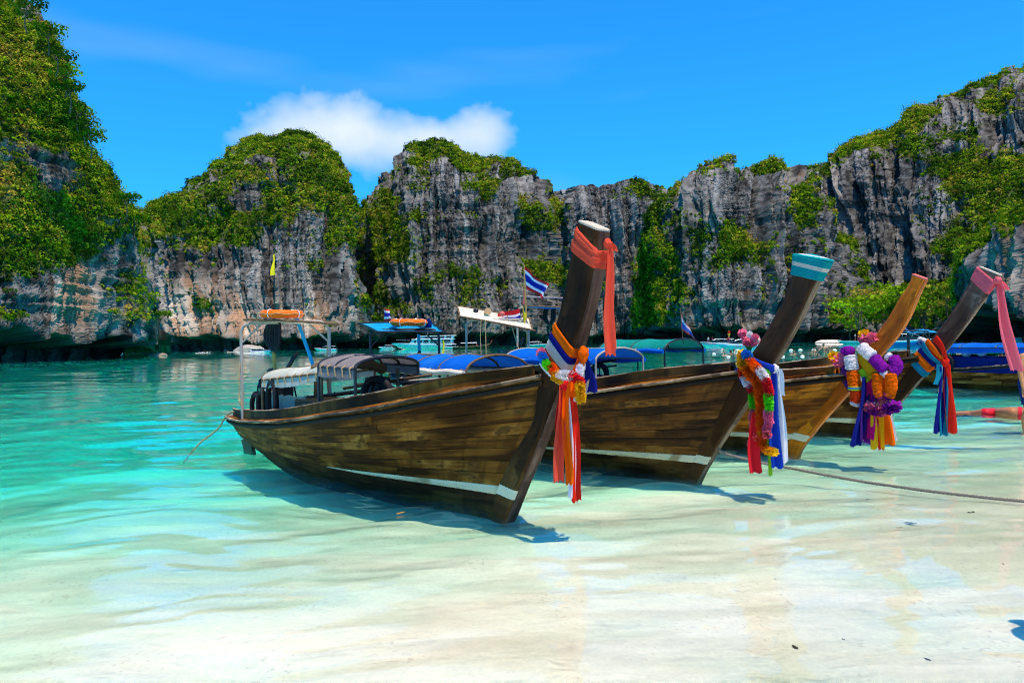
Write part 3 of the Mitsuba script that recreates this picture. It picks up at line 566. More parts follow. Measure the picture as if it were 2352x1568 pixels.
# ------------------------------------------------------------------ awnings, stern frames, engines
def canopy(B, x0, x1, w, eave, crown, cloth, pipe, label, bars=3, posts=True, shear=0.0, drop=.10, skew=0.0, roll=None, lash=6, foot=None):
    """A barrel awning on pipe hoops over the boat. shear: how far the port side lies further aft."""
    c = part(B.key, 'awning', None, label)
    xs = np.linspace(x0, x1, 16); g = np.linspace(-1, 1, 19)
    ev = lambda x: eave + skew * (x - x1); cr = lambda x: crown + skew * (x - x1)
    def at(x, s, up=0.0):
        z = ev(x) + (cr(x) - ev(x)) * (1 - np.abs(s) ** 1.8) + up
        return np.stack([x - shear * s, w * np.sin(s * np.pi / 2 * .92) / np.sin(np.pi / 2 * .92) + 0 * x, z], -1)
    X_, G_ = np.meshgrid(xs, g)
    sag = -.022 * np.abs(np.sin((X_ - x0) / (x1 - x0) * np.pi * max(bars - 1, 1))) + .02 * (nz(np.stack([X_ * 3, G_ * 3, X_ * 0], -1), 5) - .5)
    top = at(X_, G_, sag + .012)
    lowL = top[:1] + np.array([0, -.015, -drop]) * (1 + .25 * nz(np.stack([xs * 5, xs * 0, xs * 0], -1), 4))[None, :, None]
    lowR = top[-1:] + np.array([0, .015, -drop])
    scene[c] = gply(B.w(np.concatenate([lowL, top, lowR])), cloth)
    for x in np.linspace(x0, x1, bars):
        gg = np.linspace(-1, 1, 17); part(B.key, 'awning_hoop', tply(tube(B.w(at(np.full(17, x), gg)), .019, 7), pipe))
    for s in (-1, 0, 1):
        part(B.key, 'awning_rail', tply(tube(B.w(at(xs, np.full(16, s * .98), -.01)), .015, 6), pipe))
    if posts:
        for x in (x0, x1):
            for s in (-1, 1):
                p = at(np.array([x]), np.array([float(s)]))[0]; a = np.clip((p[0] - B.L) / (.47 - B.L), 0, 1)
                zf = float(B.sheer(a)) - .05
                part(B.key, 'awning_post', tply(tube(B.w([p, [p[0], p[1] * (1.0), zf]]), .018, 7), foot or pipe))
    if roll:
        for s in (-1, 1):
            q = at(xs, np.full(16, float(s))) + np.array([0, s * .05, -.03]); q[:, 2] += .012 * np.sin(xs * 9)
            part(B.key, 'rolled_side_flap', tply(tube(B.w(q), .045, 9), roll))
    for i in range(lash):
        x = x0 + (x1 - x0) * (i + .5) / lash; p = at(np.array([x]), np.array([-1.0]))[0]
        part(B.key, 'lashing', tply(tube(B.w([p + [0, .03, .03], p + [.01, -.03, 0], p + [.015, -.02, -drop * .9]]), .006, 4), 'rope_tan'))
    return at

def stern_frame(B, legs, top, roof, cloth, pipe, tilt=0.0):
    """Two bent pipe legs with a lashed flat roof panel. legs: (x, y, foot z) of the starboard and port legs; roof: corner points."""
    (xa, ya, za), (xb, yb, zb) = legs
    mid = [[xa, ya, za], [xa, ya, top - .12], [xa + (xb - xa) * .04, ya + (yb - ya) * .05, top - .03], [xa + (xb - xa) * .12, ya + (yb - ya) * .13, top],
           [xa + (xb - xa) * .88, ya + (yb - ya) * .87, top], [xa + (xb - xa) * .96, ya + (yb - ya) * .95, top - .03], [xb, yb, top - .12], [xb, yb, zb]]
    part(B.key, 'stern_frame', tply(tube(B.w(path(mid, 50)), .024, 8), pipe))
    for s, (x, y) in ((1, (xa, ya)), (-1, (xb, yb))):
        dx, dy = (xb - xa) * .25 * s, (yb - ya) * .25 * s
        part(B.key, 'frame_brace', tply(tube(B.w([[x, y, top - .30], [x + dx, y + dy, top]]), .014, 6), pipe))
    c = np.array(roof, float); n, m = 9, 13
    u, v = np.meshgrid(np.linspace(0, 1, m), np.linspace(0, 1, n))
    G = (c[0] * ((1 - u) * (1 - v))[..., None] + c[1] * (u * (1 - v))[..., None] + c[2] * (u * v)[..., None] + c[3] * ((1 - u) * v)[..., None])
    G[..., 2] += -.03 * np.sin(u * np.pi) * np.sin(v * np.pi) + .012 * np.sin(u * 19) * np.sin(v * 5)
    roofk = part(B.key, 'roof_panel', gply(B.w(G), cloth))
    for i in range(4):
        a, b = c[i], c[(i + 1) % 4]
        part(roofk, 'edge_pole', tply(tube(B.w(path([a + (a - b) * .04, (a + b) / 2 + [0, 0, .01], b + (b - a) * .04], 8)), .018, 6), 'wood_pole' if pipe != 'black_pipe' else pipe))
    return G

def engine(B, x, y, z, s=1.0, shaft=True, seed=0):
    """A car engine swivelling on the stern, with tank, pulley, manifold and the long propeller shaft."""
    e = part(B.key, 'engine', None, 'black greasy engine on its swivel post')
    ms = [box((0, 0, .16), (.50, .30, .30), 0, .03), box((.02, 0, .36), (.40, .20, .14), 0, .03), box((-.05, .17, .22), (.3, .08, .2), 0, .02), box((.02, -.17, .12), (.36, .1, .14), 0, .02)]
    for i in range(4): ms.append(tube([[-.14 + i * .1, -.12, .32], [-.14 + i * .1, -.21, .26], [-.1 + i * .08, -.22, .16]], .024, 6))
    ms.append(tube([[-.28, 0, .2], [-.34, 0, .2]], [.13, .13], 14)); ms.append(tube([[-.28, .05, .38], [-.32, .05, .38]], .06, 12))
    ms.append(tube(path([[.2, .05, .4], [.3, .1, .55], [.26, .2, .66]], 8), .03, 7)); ms.append(tube([[0, 0, -.35], [0, 0, .05]], .055, 9))
    v, f = cat(ms); R = np.array([[s, 0, 0], [0, s, 0], [0, 0, s]])
    scene[e] = tply((B.w(v @ R.T + [x, y, z]), f), 'engine_black')
    part(e, 'fuel_tank', tply((lambda m: (B.w(m[0] * s + [x, y, z]), m[1]))(box((.06, .30, .34), (.3, .22, .18), 0, .03)), 'engine_black'))
    part(e, 'exhaust', tply(tube(B.w(np.array([[.05, -.2, .1], [.3, -.26, .12], [.5, -.28, .15]]) * s + [x, y, z]), .045 * s, 9), 'steel_pipe'))
    part(e, 'tiller', tply(tube(B.w(path(np.array([[.25, 0, .2], [.7, -.04, .3], [1.1, -.06, .42]]) * s + [x, y, z], 8)), .02, 7), 'wood_pole'))
    for i, (dx, dy) in enumerate(((-.2, .1), (-.1, -.12), (.15, .13))):
        part(e, 'hose', tply(tube(B.w(path(np.array([[dx, dy, .3], [dx - .1, dy * 1.8, .18], [dx - .05, dy * 1.9, 0], [dx + .1, dy, -.05]]) * s + [x, y, z], 12)), .012, 5), 'rubber'))
    if shaft:
        q = np.array([[.2, .12, -.02], [1.4, .2, .10], [2.7, .27, .24]]) * s + [x, y, z]
        sh = part(B.key, 'propeller_shaft', tply(tube(B.w(path(q, 8)), .026, 8), 'black_pipe'))
        part(sh, 'brace_rod', tply(tube(B.w(path(q + [0, .02, -.1], 8)), .014, 6), 'black_pipe'))
        for t in (.2, .5, .8):
            p = q[0] * (1 - t) + q[2] * t; part(sh, 'strut', tply(tube(B.w([p + [0, 0, .03], p + [0, .02, -.14]]), .012, 5), 'black_pipe'))
        for a in (0, 2.1, 4.2):
            c = q[2] + [.06, 0, 0]; d = np.array([0, math.cos(a), math.sin(a)]); e_ = np.array([.04, -math.sin(a) * .06, math.cos(a) * .06])
            part(sh, 'propeller_blade', tply(slab(np.array([[c, c + e_ * .4], [c + d * .10 - e_, c + d * .10 + e_], [c + d * .15 - e_ * .4, c + d * .15 + e_ * .5]]), .006, (1, 0, 0)), 'steel_pipe'), None)
def life_buoy(B, c, R, r, tilt, label, rope_dir=0):
    k = thing('life_buoy', label, 'life buoy', 'orange life buoys on the stern roofs')
    m = torus(R, r, 36, 12); M = trimesh.transformations.rotation_matrix(tilt, [0, 1, 0]); M[:3, 3] = c
    v, f = moved(m, M); scene[k] = tply((B.w(v), f), 'orange_foam', True)
    for i in range(4):
        a = i * math.pi / 2 + .5; tt = np.linspace(0, 2 * np.pi, 12)
        q = np.stack([(R + (r + .006) * np.cos(tt)) * math.cos(a), (R + (r + .006) * np.cos(tt)) * math.sin(a), (r + .006) * np.sin(tt)], 1) @ M[:3, :3].T + M[:3, 3]
        part(k, 'band', tply(tube(B.w(q), .016, 5, False, .005), 'white_gloss'))
    aa = np.linspace(0, 2 * np.pi, 40); q = np.stack([(R + r + .02 + .02 * np.cos(4 * aa)) * np.cos(aa), (R + r + .02 + .02 * np.cos(4 * aa)) * np.sin(aa), .01 * np.sin(8 * aa)], 1) @ M[:3, :3].T + M[:3, 3]
    part(k, 'grab_line', tply(tube(B.w(q), .006, 5, False), 'rope_tan'))
def tyre(B, c, R, r, squash, yaw, label, grp=None, tread=True):
    k = thing('old_tyre', label, 'tyre', grp)
    v, f = torus(R, r, 34, 10); rad = np.hypot(v[:, 0], v[:, 1]); v = v * [squash, 1, 1]
    v = v[:, [0, 2, 1]]; a = math.radians(yaw)
    M = np.array([[math.cos(a), -math.sin(a), 0], [math.sin(a), math.cos(a), 0], [0, 0, 1]]); v2 = v @ M.T + c
    scene[k] = tply((B.w(v2), f), 'rubber', True)
    if tread:
        ms = []
        for i in range(40):
            t = i * 2 * np.pi / 40; p0, p1 = [((R + r + .004) * math.cos(t) * squash, sg * r * .45, (R + r + .004) * math.sin(t)) for sg in (-1, 1)]
            q = np.array([p0, p1]) @ M.T + c; ms.append(bar(q[0], q[1], .012))
        s_ = part(k, 'tread_blocks', tply((lambda m: (B.w(m[0]), m[1]))(cat(ms)), 'rubber', False)); labels[s_] = {'kind': 'stuff', 'label': 'row of small rubber tread blocks round the tyre'}
    return k
def rope(pts, r, label, mat='rope_tan', n=40, name='rope', strands=True, group=None):
    p = path(pts, n)
    if strands:
        l = np.r_[0, np.cumsum(np.linalg.norm(np.diff(p, axis=0), axis=1))]; n2 = int(min(500, l[-1] / (r * 1.6))); p = interp(np.linspace(0, l[-1], n2), l, p); l = np.linspace(0, l[-1], n2)
        t = unit(np.gradient(p, axis=0)); a = unit(np.cross(t, [0, 0, 1.0])); b = np.cross(a, t); w = l / (r * 7.0) * 2 * np.pi
        ms = [tube(p + (a * np.cos(w + k)[:, None] + b * np.sin(w + k)[:, None]) * r * .5, r * .58, 5) for k in (0, 2.094, 4.189)]
        m = cat(ms)
    else: m = tube(p, r, 6)
    return single(name, ply(m, mat, smooth=True), label, 'rope', group)
def flag(pole, cloth_pts, stripes, label, r=.012, pole_mat='bamboo', name='flag', catg='flag', n=15, m=24, wav=.05, seed=1):
    """pole: (foot, top). cloth_pts: hoist top, hoist bottom, fly bottom, fly top. stripes: (share, colour) from the top."""
    k = thing(name, label, catg)
    part(k, 'pole', tply(tube(path(pole, 10), r, 7), pole_mat))
    c = np.array(cloth_pts, float); u, v = np.meshgrid(np.linspace(0, 1, m), np.linspace(0, 1, n), indexing='xy')
    G = c[0] * ((1 - u) * (1 - v))[..., None] + c[1] * ((1 - u) * v)[..., None] + c[2] * (u * v)[..., None] + c[3] * (u * (1 - v))[..., None]
    nr = unit(np.cross(c[3] - c[0], c[1] - c[0])); G = G + nr * (wav * u * np.sin(u * 8 + v * 2.5 + seed))[..., None]
    G[..., 2] += .03 * np.sin(u * 6 + seed) * u * np.linalg.norm(c[3] - c[0])
    ed = np.cumsum([0] + [s for s, _ in stripes]); ed = ed / ed[-1]
    for i, (s, col) in enumerate(stripes):
        vv = np.linspace(ed[i], ed[i + 1], 5); from_ = np.linspace(0, 1, n)
        H = np.stack([interp(vv, from_, G[:, j]) for j in range(m)], 1)
        part(k, 'stripe' if len(stripes) > 1 else 'cloth', vply((H.reshape(-1, 3), grid_faces(5, m)), col, 'vertex_cloth', True))
    return k

# ---- boat 1
canopy(b1, -3.0, -2.12, .54, 1.33, 1.45, 'tarp_grey', 'black_pipe', 'grey awning of see-through tarpaulin with black hoops', bars=3, shear=.22, drop=.11, skew=-.02, lash=5)
canopy(b1, -4.85, -3.05, .52, 1.27, 1.40, 'tarp_pale', 'wood_pole', 'low pale rain-stained rear awning', bars=2, shear=.3, drop=.10, skew=.075, lash=8)
part(b1.key, 'bundled_tarp', tply((lambda m: (b1.w(m[0]), m[1]))(tube(path([[-3.2, -.42, 1.30], [-3.0, -.2, 1.36], [-2.9, .1, 1.35], [-2.95, .42, 1.27]], 16), .05 + .02 * np.abs(np.sin(np.arange(16) * 1.7)), 9)), 'wood_pole'), 'rolled brown canvas tied under the awning')
G1 = stern_frame(b1, [(-5.58, -.42, .50), (-4.52, .45, .60)], 1.93, [[-5.9, -.22, 1.99], [-5.25, -.38, 1.97], [-4.25, .42, 1.88], [-5.1, .62, 1.93]], 'tarp_cream', 'steel_pipe')
life_buoy(b1, [-5.15, .02, 2.05], .25, .058, .03, 'orange life buoy on the cream roof at the stern of the nearest boat')
part(b1.key, 'prop_pole', tply(tube(b1.w([[-5.0, .18, 1.99], [-4.72, .30, 1.28]]), .026, 8), 'cyan_paint'), 'bright blue pole slanting down from the stern roof')
engine(b1, -5.35, .02, .82, 1.0, True)
tt = np.linspace(0, 1, 14)
for i in range(5):
    a = (i - 2) * .045
    part(b1.key, 'hanging_rope_coil', tply(tube(b1.w(path([[-5.35 + a, -.05, 1.93], [-5.42 + a * 2.4, -.05, 1.75], [-5.38 + a * 1.5, -.04, 1.58], [-5.32, -.03, 1.50], [-5.26 - a * 1.2, -.03, 1.6], [-5.27 - a * 2, -.04, 1.93]], 18)), .020, 6), 'rubber'))
part(b1.key, 'control_post', tply(tube(b1.w([[-5.33, -.02, 1.15], [-5.35, -.03, 1.5]]), .026, 8), 'bamboo'), 'yellow bamboo post above the engine')
flag([b1.w([-5.36, .0, 1.9]), b1.w([-5.38, .02, 3.04])], [b1.w([-5.38, .02, 2.98]), b1.w([-5.37, .02, 2.64]), b1.w([-5.27, -.07, 2.62]), b1.w([-5.34, -.02, 2.86])], [(1, (.86, .80, .03))], 'limp yellow flag on a thin dark mast over the nearest boat stern', r=.007, pole_mat='black_pipe', wav=.03)
for i, (x, y, R, h) in enumerate(((-5.15, -.38, .13, .60), (-4.72, -.46, .145, .62), (-4.22, -.52, .20, .66))):
    tyre(b1, [x, y, h + R * 1.05], R * 1.25, .038, .62, 12 - i * 8, ['small black tyre at the stern rail, leftmost of the three', 'middle black tyre of the three at the stern rail', 'large upright black tyre, nearest the brown box on the boat'][i], 'old tyres along the stern of the nearest boat')
m = slab(b1.w(np.array([[[x, -.30 - .02 * math.sin(x * 9), z] for x in np.linspace(-5.3, -3.75, 24)] for z in (.50, .66, .80 + .0, .92)]) + np.random.default_rng(3).normal(size=(4, 24, 3)) * .012), .02)
part(b1.key, 'pale_sheet', tply(m, 'tarp_pale'), 'crumpled pale sheet behind the tyres')
part(b1.key, 'engine_box', tply((lambda m: (b1.w(m[0]), m[1]))(box((-3.55, -.05, .72), (.85, .55, .36), 0, .02)), 'wood_pole'), 'low brown wooden box amidships')
for (x, y, z0, z1) in ((-4.05, .02, .6, 1.24), (-4.56, .46, .6, 1.35), (-4.3, .12, .6, 1.0), (-2.42, .3, .7, 1.3), (-3.3, -.3, .6, 1.0)):
    part(b1.key, 'wooden_post', uvtube(b1.w([[x, y, z0], [x + .01, y, z1]]), .022, 'wood_pole', 7, rnd=x))
tyre(b1, [-2.30, -.05, 1.02], .17, .045, 1, 30, 'black tyre lying inside the nearest boat under the grey awning', tread=False)
part(b1.key, 'water_drum', tply((lambda m: (b1.w(m[0]), m[1]))(trimesh_tube := tube([[-2.55, .1, .82], [-2.55, .1, 1.2]], .15, 14)), 'engine_black'), 'black drum under the grey awning')
part(b1.key, 'boathook', uvtube(b1.w([[-3.9, .35, 1.0], [-1.7, .30, 1.24]]), .018, 'wood_pole', 6), 'long pole laid along the port side')
part(b1.key, 'boathook', uvtube(b1.w([[-3.7, .42, 1.06], [-1.5, .36, 1.20]]), .016, 'steel_pipe', 6))
rope([b1.w([-6.5, .12, .58]), b1.w([-6.3, -.2, .60]), b1.w([-6.55, -.3, .52]), b1.w([-6.75, -.38, .3]), b1.w([-7.0, -.6, .05]), b1.w([-7.15, -.8, -.25])], .014, 'tan stern line trailing from the nearest boat into the water')
rope([b1.w([-6.35, .05, .57]), b1.w([-6.15, -.22, .58]), b1.w([-6.0, -.1, .575]), b1.w([-6.25, .12, .58]), b1.w([-6.4, -.05, .585]), b1.w([-6.1, -.12, .59]), b1.w([-5.9, -.28, .57])], .014, 'tan rope coiled on the stern deck of the nearest boat')
rope([b1.w([-5.58, -.44, 1.36]), b1.w([-5.55, -.47, 1.1]), b1.w([-5.53, -.48, .85]), b1.w([-5.48, -.5, .78]), b1.w([-5.5, -.46, .74]), b1.w([-5.54, -.46, .82])], .009, 'thin tan cord hanging on the left stern pole of the nearest boat', n=24)
rope([b1.w([-4.53, .44, 1.72]), b1.w([-4.54, .42, 1.4]), b1.w([-4.52, .43, .78])], .009, 'thin tan cord hanging on the right stern pole of the nearest boat', n=24)
# rudder skeg in the water behind the stern
part(b1.key, 'rudder', tply(slab(b1.w(np.array([[[-6.45, 0, .12], [-6.95, .05, .06]], [[-6.3, 0, -.12], [-6.8, .04, -.16]]])), .05), 'bottom_paint'), 'short wooden rudder just under the water')
# ---- boat 2
canopy(b2, -5.8, -3.62, .60, 1.18, 1.40, 'tarp_blue', 'wood_pole', 'bright blue arched awning', bars=4, drop=.05, lash=8, roll='tarp_cream', posts=True, foot='wood_pole')
stern_frame(b2, [(-6.62, -.5, .6), (-5.85, .45, .7)], 1.84, [[-7.0, -.5, 1.97], [-6.25, -.56, 1.80], [-5.65, .42, 1.78], [-6.4, .62, 1.99]], 'tarp_cyan', 'black_pipe')
life_buoy(b2, [-6.25, .08, 1.97], .27, .062, .04, 'orange life buoy on the sky blue stern roof of the second boat')
part(b2.key, 'prop_pole', tply(tube(b2.w([[-6.53, .46, 1.76], [-6.55, .5, 1.0]]), .030, 8), 'cyan_paint'), 'bright blue pole under the blue roof')
lt = part(b2.key, 'beacon_lamp', tply((lambda m: (b2.w(m[0]), m[1]))(tube([[-6.1, .40, 1.88], [-6.1, .40, 1.93], [-6.1, .40, 2.0], [-6.1, .40, 2.04]], [.055, .06, .045, .015], 12)), 'tarp_navy'), 'dark blue beacon on the blue roof')
flag([b2.w([-5.95, .62, 1.15]), b2.w([-5.95, .62, 1.55])], [b2.w([-5.95, .62, 1.66]), b2.w([-5.95, .62, 1.22]), b2.w([-5.84, .52, 1.16]), b2.w([-5.88, .56, 1.60])], [(1, (.86, .80, .03))], 'limp yellow pennant below the sky blue roof, in front of the white ferry', r=.008, wav=.03)
L2 = lambda u, v, y=.3: b2.w(b2.local(u, v, y))
flag([L2(881, 760), L2(883, 706)], [L2(883, 707), L2(881, 740), L2(902, 735, .26), L2(890, 712, .28)], [(1, (.60, .03, .04)), (1, (.8, .8, .82)), (2, (.02, .03, .30)), (1, (.8, .8, .82)), (1, (.60, .03, .04))], 'small red white and blue flag above the sky blue stern roof', r=.006, pole_mat='wood_pole')
engine(b2, -6.3, .0, .85, .9, True)
# ---- boat 3
canopy(b3, -5.6, -3.22, .60, 1.27, 1.46, 'tarp_blue', 'steel_pipe', 'blue awning with a grey lined front edge', bars=3, drop=.08, lash=5, roll='tarp_blue')
G = np.array([[[x, -.56, z + .01 * math.sin(x * 13)] for x in np.linspace(-5.2, -3.2, 20)] for z in (.62, .78, .95)])
part(b3.key, 'side_cover', tply(slab(b3.w(G), .015), 'tarp_navy'), 'navy canvas along the side')
G[..., 1] = .56; part(b3.key, 'side_cover', tply(slab(b3.w(G), .015), 'tarp_navy'))
part(b3.key, 'cover_rail', tply(tube(b3.w([[-5.2, -.57, .96], [-3.2, -.57, .97]]), .018, 7), 'steel_pipe'))
stern_frame(b3, [(-6.94, -.5, .6), (-6.15, .5, .7)], 2.05, [[-7.35, -.42, 2.36], [-6.85, -.72, 2.12], [-5.8, .30, 1.82], [-6.3, .66, 2.08]], 'tarp_cream', 'steel_pipe')
engine(b3, -6.35, .1, 1.0, 1.0, True)
part(b3.key, 'horn', tply((lambda m: (b3.w(m[0]), m[1]))(tube([[-6.9, -.05, 2.2], [-6.83, -.07, 2.21], [-6.72, -.1, 2.23]], [.02, .035, .075], 12)), 'rope_tan'), 'brass horn on the cream roof')
for (x, y, z, c_) in ((-7.0, -.2, 2.2, 'engine_black'), (-6.5, .1, 2.12, 'red_end')):
    part(b3.key, 'roof_lamp', tply((lambda m: (b3.w(m[0]), m[1]))(ball((x, y, z + .05), .055, 2)), c_))
rope([b3.w([-6.5, -.45, 2.04]), b3.w([-6.52, -.46, 1.7]), b3.w([-6.5, -.44, 1.1])], .010, 'pale rope hanging left under the cream stern roof', n=12, strands=False)
rope([b3.w([-6.42, -.4, 2.04]), b3.w([-6.4, -.42, 1.7]), b3.w([-6.36, -.44, 1.1])], .010, 'pale rope hanging beside another left under the cream stern roof', n=12, strands=False)
rope([b3.w([-6.2, .1, 1.9]), b3.w([-5.95, .14, 1.2]), b3.w([-5.85, .15, .9])], .012, 'pale rope slanting down by the black engine under the cream roof', n=12, strands=False)
THAI = [(1, (.62, .025, .03)), (1, (.82, .82, .84)), (2, (.012, .03, .34)), (1, (.82, .82, .84)), (1, (.62, .025, .03))]
L3 = lambda u, v, y=.5: b3.w(b3.local(u, v, y))
flag([L3(1211, 790), L3(1204, 610)], [L3(1204, 612), L3(1209, 664), L3(1256, 690, .38), L3(1258, 656, .42)], THAI, 'large red white and blue striped flag on a yellow pole, left of the tallest prow', r=.014, wav=.09)
flag([b3.w([-6.5, .2, 2.0]), b3.w([-6.45, .25, 2.28])], [b3.w([-6.66, .1, 2.18]), b3.w([-6.62, .12, 2.02]), b3.w([-6.25, .4, 2.02]), b3.w([-6.28, .38, 2.28])], [(2, (.62, .025, .03)), (1, (.82, .82, .84)), (2, (.012, .03, .34))], 'drooping striped flag lying on the cream stern roof', r=.01, wav=.05)
flag([b3.w([-6.2, .42, 1.95]), b3.w([-6.22, .42, 2.34])], [b3.w([-6.22, .42, 2.34]), b3.w([-6.2, .42, 2.05]), b3.w([-6.08, .36, 1.95]), b3.w([-6.1, .4, 2.12])], [(1, (.86, .72, .03))], 'yellow flag beside the striped one on the cream stern roof', r=.01, wav=.03)
tyre(b3, [-4.2, .52, .98], .16, .05, 1.15, 0, 'black tyre on the far rail under the blue awning', tread=False)
# ---- boat 4
canopy(b4, -5.35, -3.62, .62, 1.40, 1.60, 'tarp_teal', 'black_pipe', 'teal green awning on dark hoops', bars=3, drop=.05, lash=6, roll='tarp_blue')
stern_frame(b4, [(-8.14, -.5, .7), (-7.7, .5, .7)], 2.42, [[-8.3, -.2, 2.45], [-7.8, -.5, 2.44], [-6.9, .5, 2.34], [-7.4, .8, 2.4]], 'tarp_blue', 'steel_pipe')
for z in (2.47, 2.70):
    part(b4.key, 'roof_rack', tply(tube(b4.w(path([[-8.2, -.35, z], [-7.6, .3, z - .06], [-7.45, .42, z - .07]], 10)), .016, 6), 'steel_pipe'))
for (x, y, z) in ((-8.2, -.35, 2.47), (-7.45, .42, 2.40)):
    part(b4.key, 'rack_upright', tply(tube(b4.w([[x, y, z], [x, y, z + .23]]), .016, 6), 'steel_pipe'))
part(b4.key, 'smoke_flare', tply((lambda m: (b4.w(m[0]), m[1]))(tube([[-8.12, -.3, 2.5], [-8.1, -.28, 2.84]], .035, 9)), 'red_end'), 'red canister tied to the roof rack')
for i in range(3):
    a = (i - 1) * .06
    part(b4.key, 'hanging_rope_coil', tply(tube(b4.w(path([[-7.75 + a, .1, 2.38], [-7.8 + a, .1, 2.15], [-7.66, .12, 2.0], [-7.55 - a, .14, 2.15], [-7.55 - a, .14, 2.38]], 16)), .024, 6), 'rubber'))
flag([b4.w([-3.66, .02, 1.5]), b4.w([-3.72, .02, 2.22])], [b4.w([-3.72, .02, 2.12]), b4.w([-3.70, .02, 1.78]), b4.w([-3.40, .10, 1.58]), b4.w([-3.52, .06, 1.78])], [(1, (.7, .22, .16)), (1.2, (.8, .8, .84)), (2, (.10, .16, .55)), (.6, (.62, .1, .06))], 'faded pale striped flag hanging over the teal awning', r=.008, pole_mat='wood_pole', wav=.05)
for i, (x, y, c_) in enumerate(((-3.1, .1, (.10, .02, .015)), (-2.85, .3, (.55, .03, .03)), (-2.0, .1, (.5, .03, .03)))):
    v, f = ball((0, 0, 0), 1.0, 3); v = v * [.20, .17, .15] * (1 + .45 * (fbm(v * 2.1 + i * 7, 3, i) - .5))[:, None] + [x, y, [.92, .9, 1.12][i]]
    cc = np.where((nz(v * 9 + i, 3) > .55)[:, None], np.array([.012, .012, .014]), np.array(c_))
    single('life_jacket', vply((b4.w(v), f), cc, 'vertex_matte', True), ['dark heap of life vests under the teal awning', 'red and black life vest under the teal awning, right of the dark heap', 'red and black life vest lying on the rail right of the teal awning'][i], 'life vest', 'life vests in the boats')
# ---- boat 5
canopy(b5, -5.3, -1.2, .66, 1.20, 1.34, 'tarp_blue', 'black_pipe', 'long blue awning with a scalloped edge', bars=5, drop=.13, lash=0)
for sd in (-1, 1):
    G = np.array([[[x, sd * (float(b5.beam((x - b5.L) / (.47 - b5.L))) + .02), z + .008 * math.sin(x * 11)] for x in np.linspace(-6.2, -1.0, 26)] for z in (.50, .68, .88, .94)])
    part(b5.key, 'side_cover', tply(slab(b5.w(G), .02), 'tarp_navy'), 'navy side cover')
tyre(b5, [-4.6, -.80, .76], .21, .05, 1, 0, 'black tyre hanging on the navy side cover of the far right boat')
for z, dz in ((.98, .3), (.92, .16)):
    part(b5.key, 'boathook', uvtube(b5.w([[-6.3, -.3, z], [-1.0, -.2, z + dz]]), .022, 'wood_post', 6))
for (x, r) in ((-4.2, .10), (-3.75, .09)):
    single('fender_float', tply((lambda m: (b5.w(m[0]), m[1]))(ball((x, -.45, 1.04), r, 2, (1.5, 1, 1.1))), 'white_gloss', True), 'white float on the rail of the far right boat, %s of two' % ('left' if x < -4 else 'right'), 'float')
# ------------------------------------------------------------------ ribbons, sashes and garlands on the prows
def flower_mesh(seed, layers=4, petals=9, ruffle=.25):
    """A ruffled paper carnation of radius 1: stacked wavy discs."""
    g = np.random.default_rng(seed); ms = []
    for l in range(layers):
        n = petals * 2; a = np.arange(n) * 2 * np.pi / n + g.uniform(0, 6); h = -.55 + 1.15 * l / (layers - 1); R = math.sqrt(max(.15, 1 - .75 * h * h))
        ring = lambda r, z, w: np.stack([r * np.cos(a) * (1 + w * (np.arange(n) % 2 - .5)), r * np.sin(a) * (1 + w * (np.arange(n) % 2 - .5)), z + .22 * np.sin(a * petals / 2 + l) * r + g.normal(size=n) * .05], 1)
        v = np.vstack([[[0, 0, h - .12]], ring(.5 * R, h, .1), ring(R, h + .08 + .16 * (l / layers), ruffle)])
        i = np.arange(n); j = (i + 1) % n
        f = np.vstack([np.stack([i * 0, 1 + i, 1 + j], 1), np.stack([1 + i, 1 + n + i, 1 + n + j], 1), np.stack([1 + i, 1 + n + j, 1 + j], 1)])
        ms.append((v, f))
    return cat(ms)
FLW = {}
def flower(parent, c, r, col, axis, seed=0, name='flower', label=None):
    kk = (tuple(col), seed % 3)
    if kk not in FLW:
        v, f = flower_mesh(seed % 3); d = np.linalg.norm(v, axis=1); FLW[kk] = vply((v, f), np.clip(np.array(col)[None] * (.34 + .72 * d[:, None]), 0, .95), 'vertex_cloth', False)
    z = unit(axis); x = unit(np.cross(z, [.3, .9, .2])); y = np.cross(z, x)
    M = np.eye(4); M[:3, 0], M[:3, 1], M[:3, 2], M[:3, 3] = x * r, y * r, z * r, c
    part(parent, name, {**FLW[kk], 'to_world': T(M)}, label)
C_ = dict(orange=(.93, .155, .006), deep=(.80, .06, .01), yellow=(.90, .50, .01), white=(.84, .82, .82), red=(.72, .02, .03), green=(.13, .72, .02), blue=(.01, .22, .70), pink=(.86, .18, .30), purple=(.26, .015, .34), magenta=(.62, .01, .16),
          navy=(.012, .018, .20), coral=(.85, .105, .055), cream=(.72, .68, .55), brown=(.30, .05, .02), teal=(.01, .24, .36), sky=(.02, .20, .62), scarlet=(.80, .03, .015), hotpink=(.86, .16, .20), lime=(.30, .62, .02), gold=(.62, .36, .01), violet=(.10, .02, .20))
def flower_string(key, pts, segs, r, seed, push=(0, -.2, .1), jit=.25):
    """Flowers threaded on a line: segs = (colour, number)."""
    n = sum(k for _, k in segs); p = path(pts, n); t = unit(np.gradient(p, axis=0)); g = np.random.default_rng(seed); i = 0
    for col, k in segs:
        for _ in range(k):
            flower(key, p[i] + g.normal(size=3) * r * jit * .4, r * g.uniform(.9, 1.12), C_[col], t[i] + g.normal(size=3) * .25, seed + i); i += 1
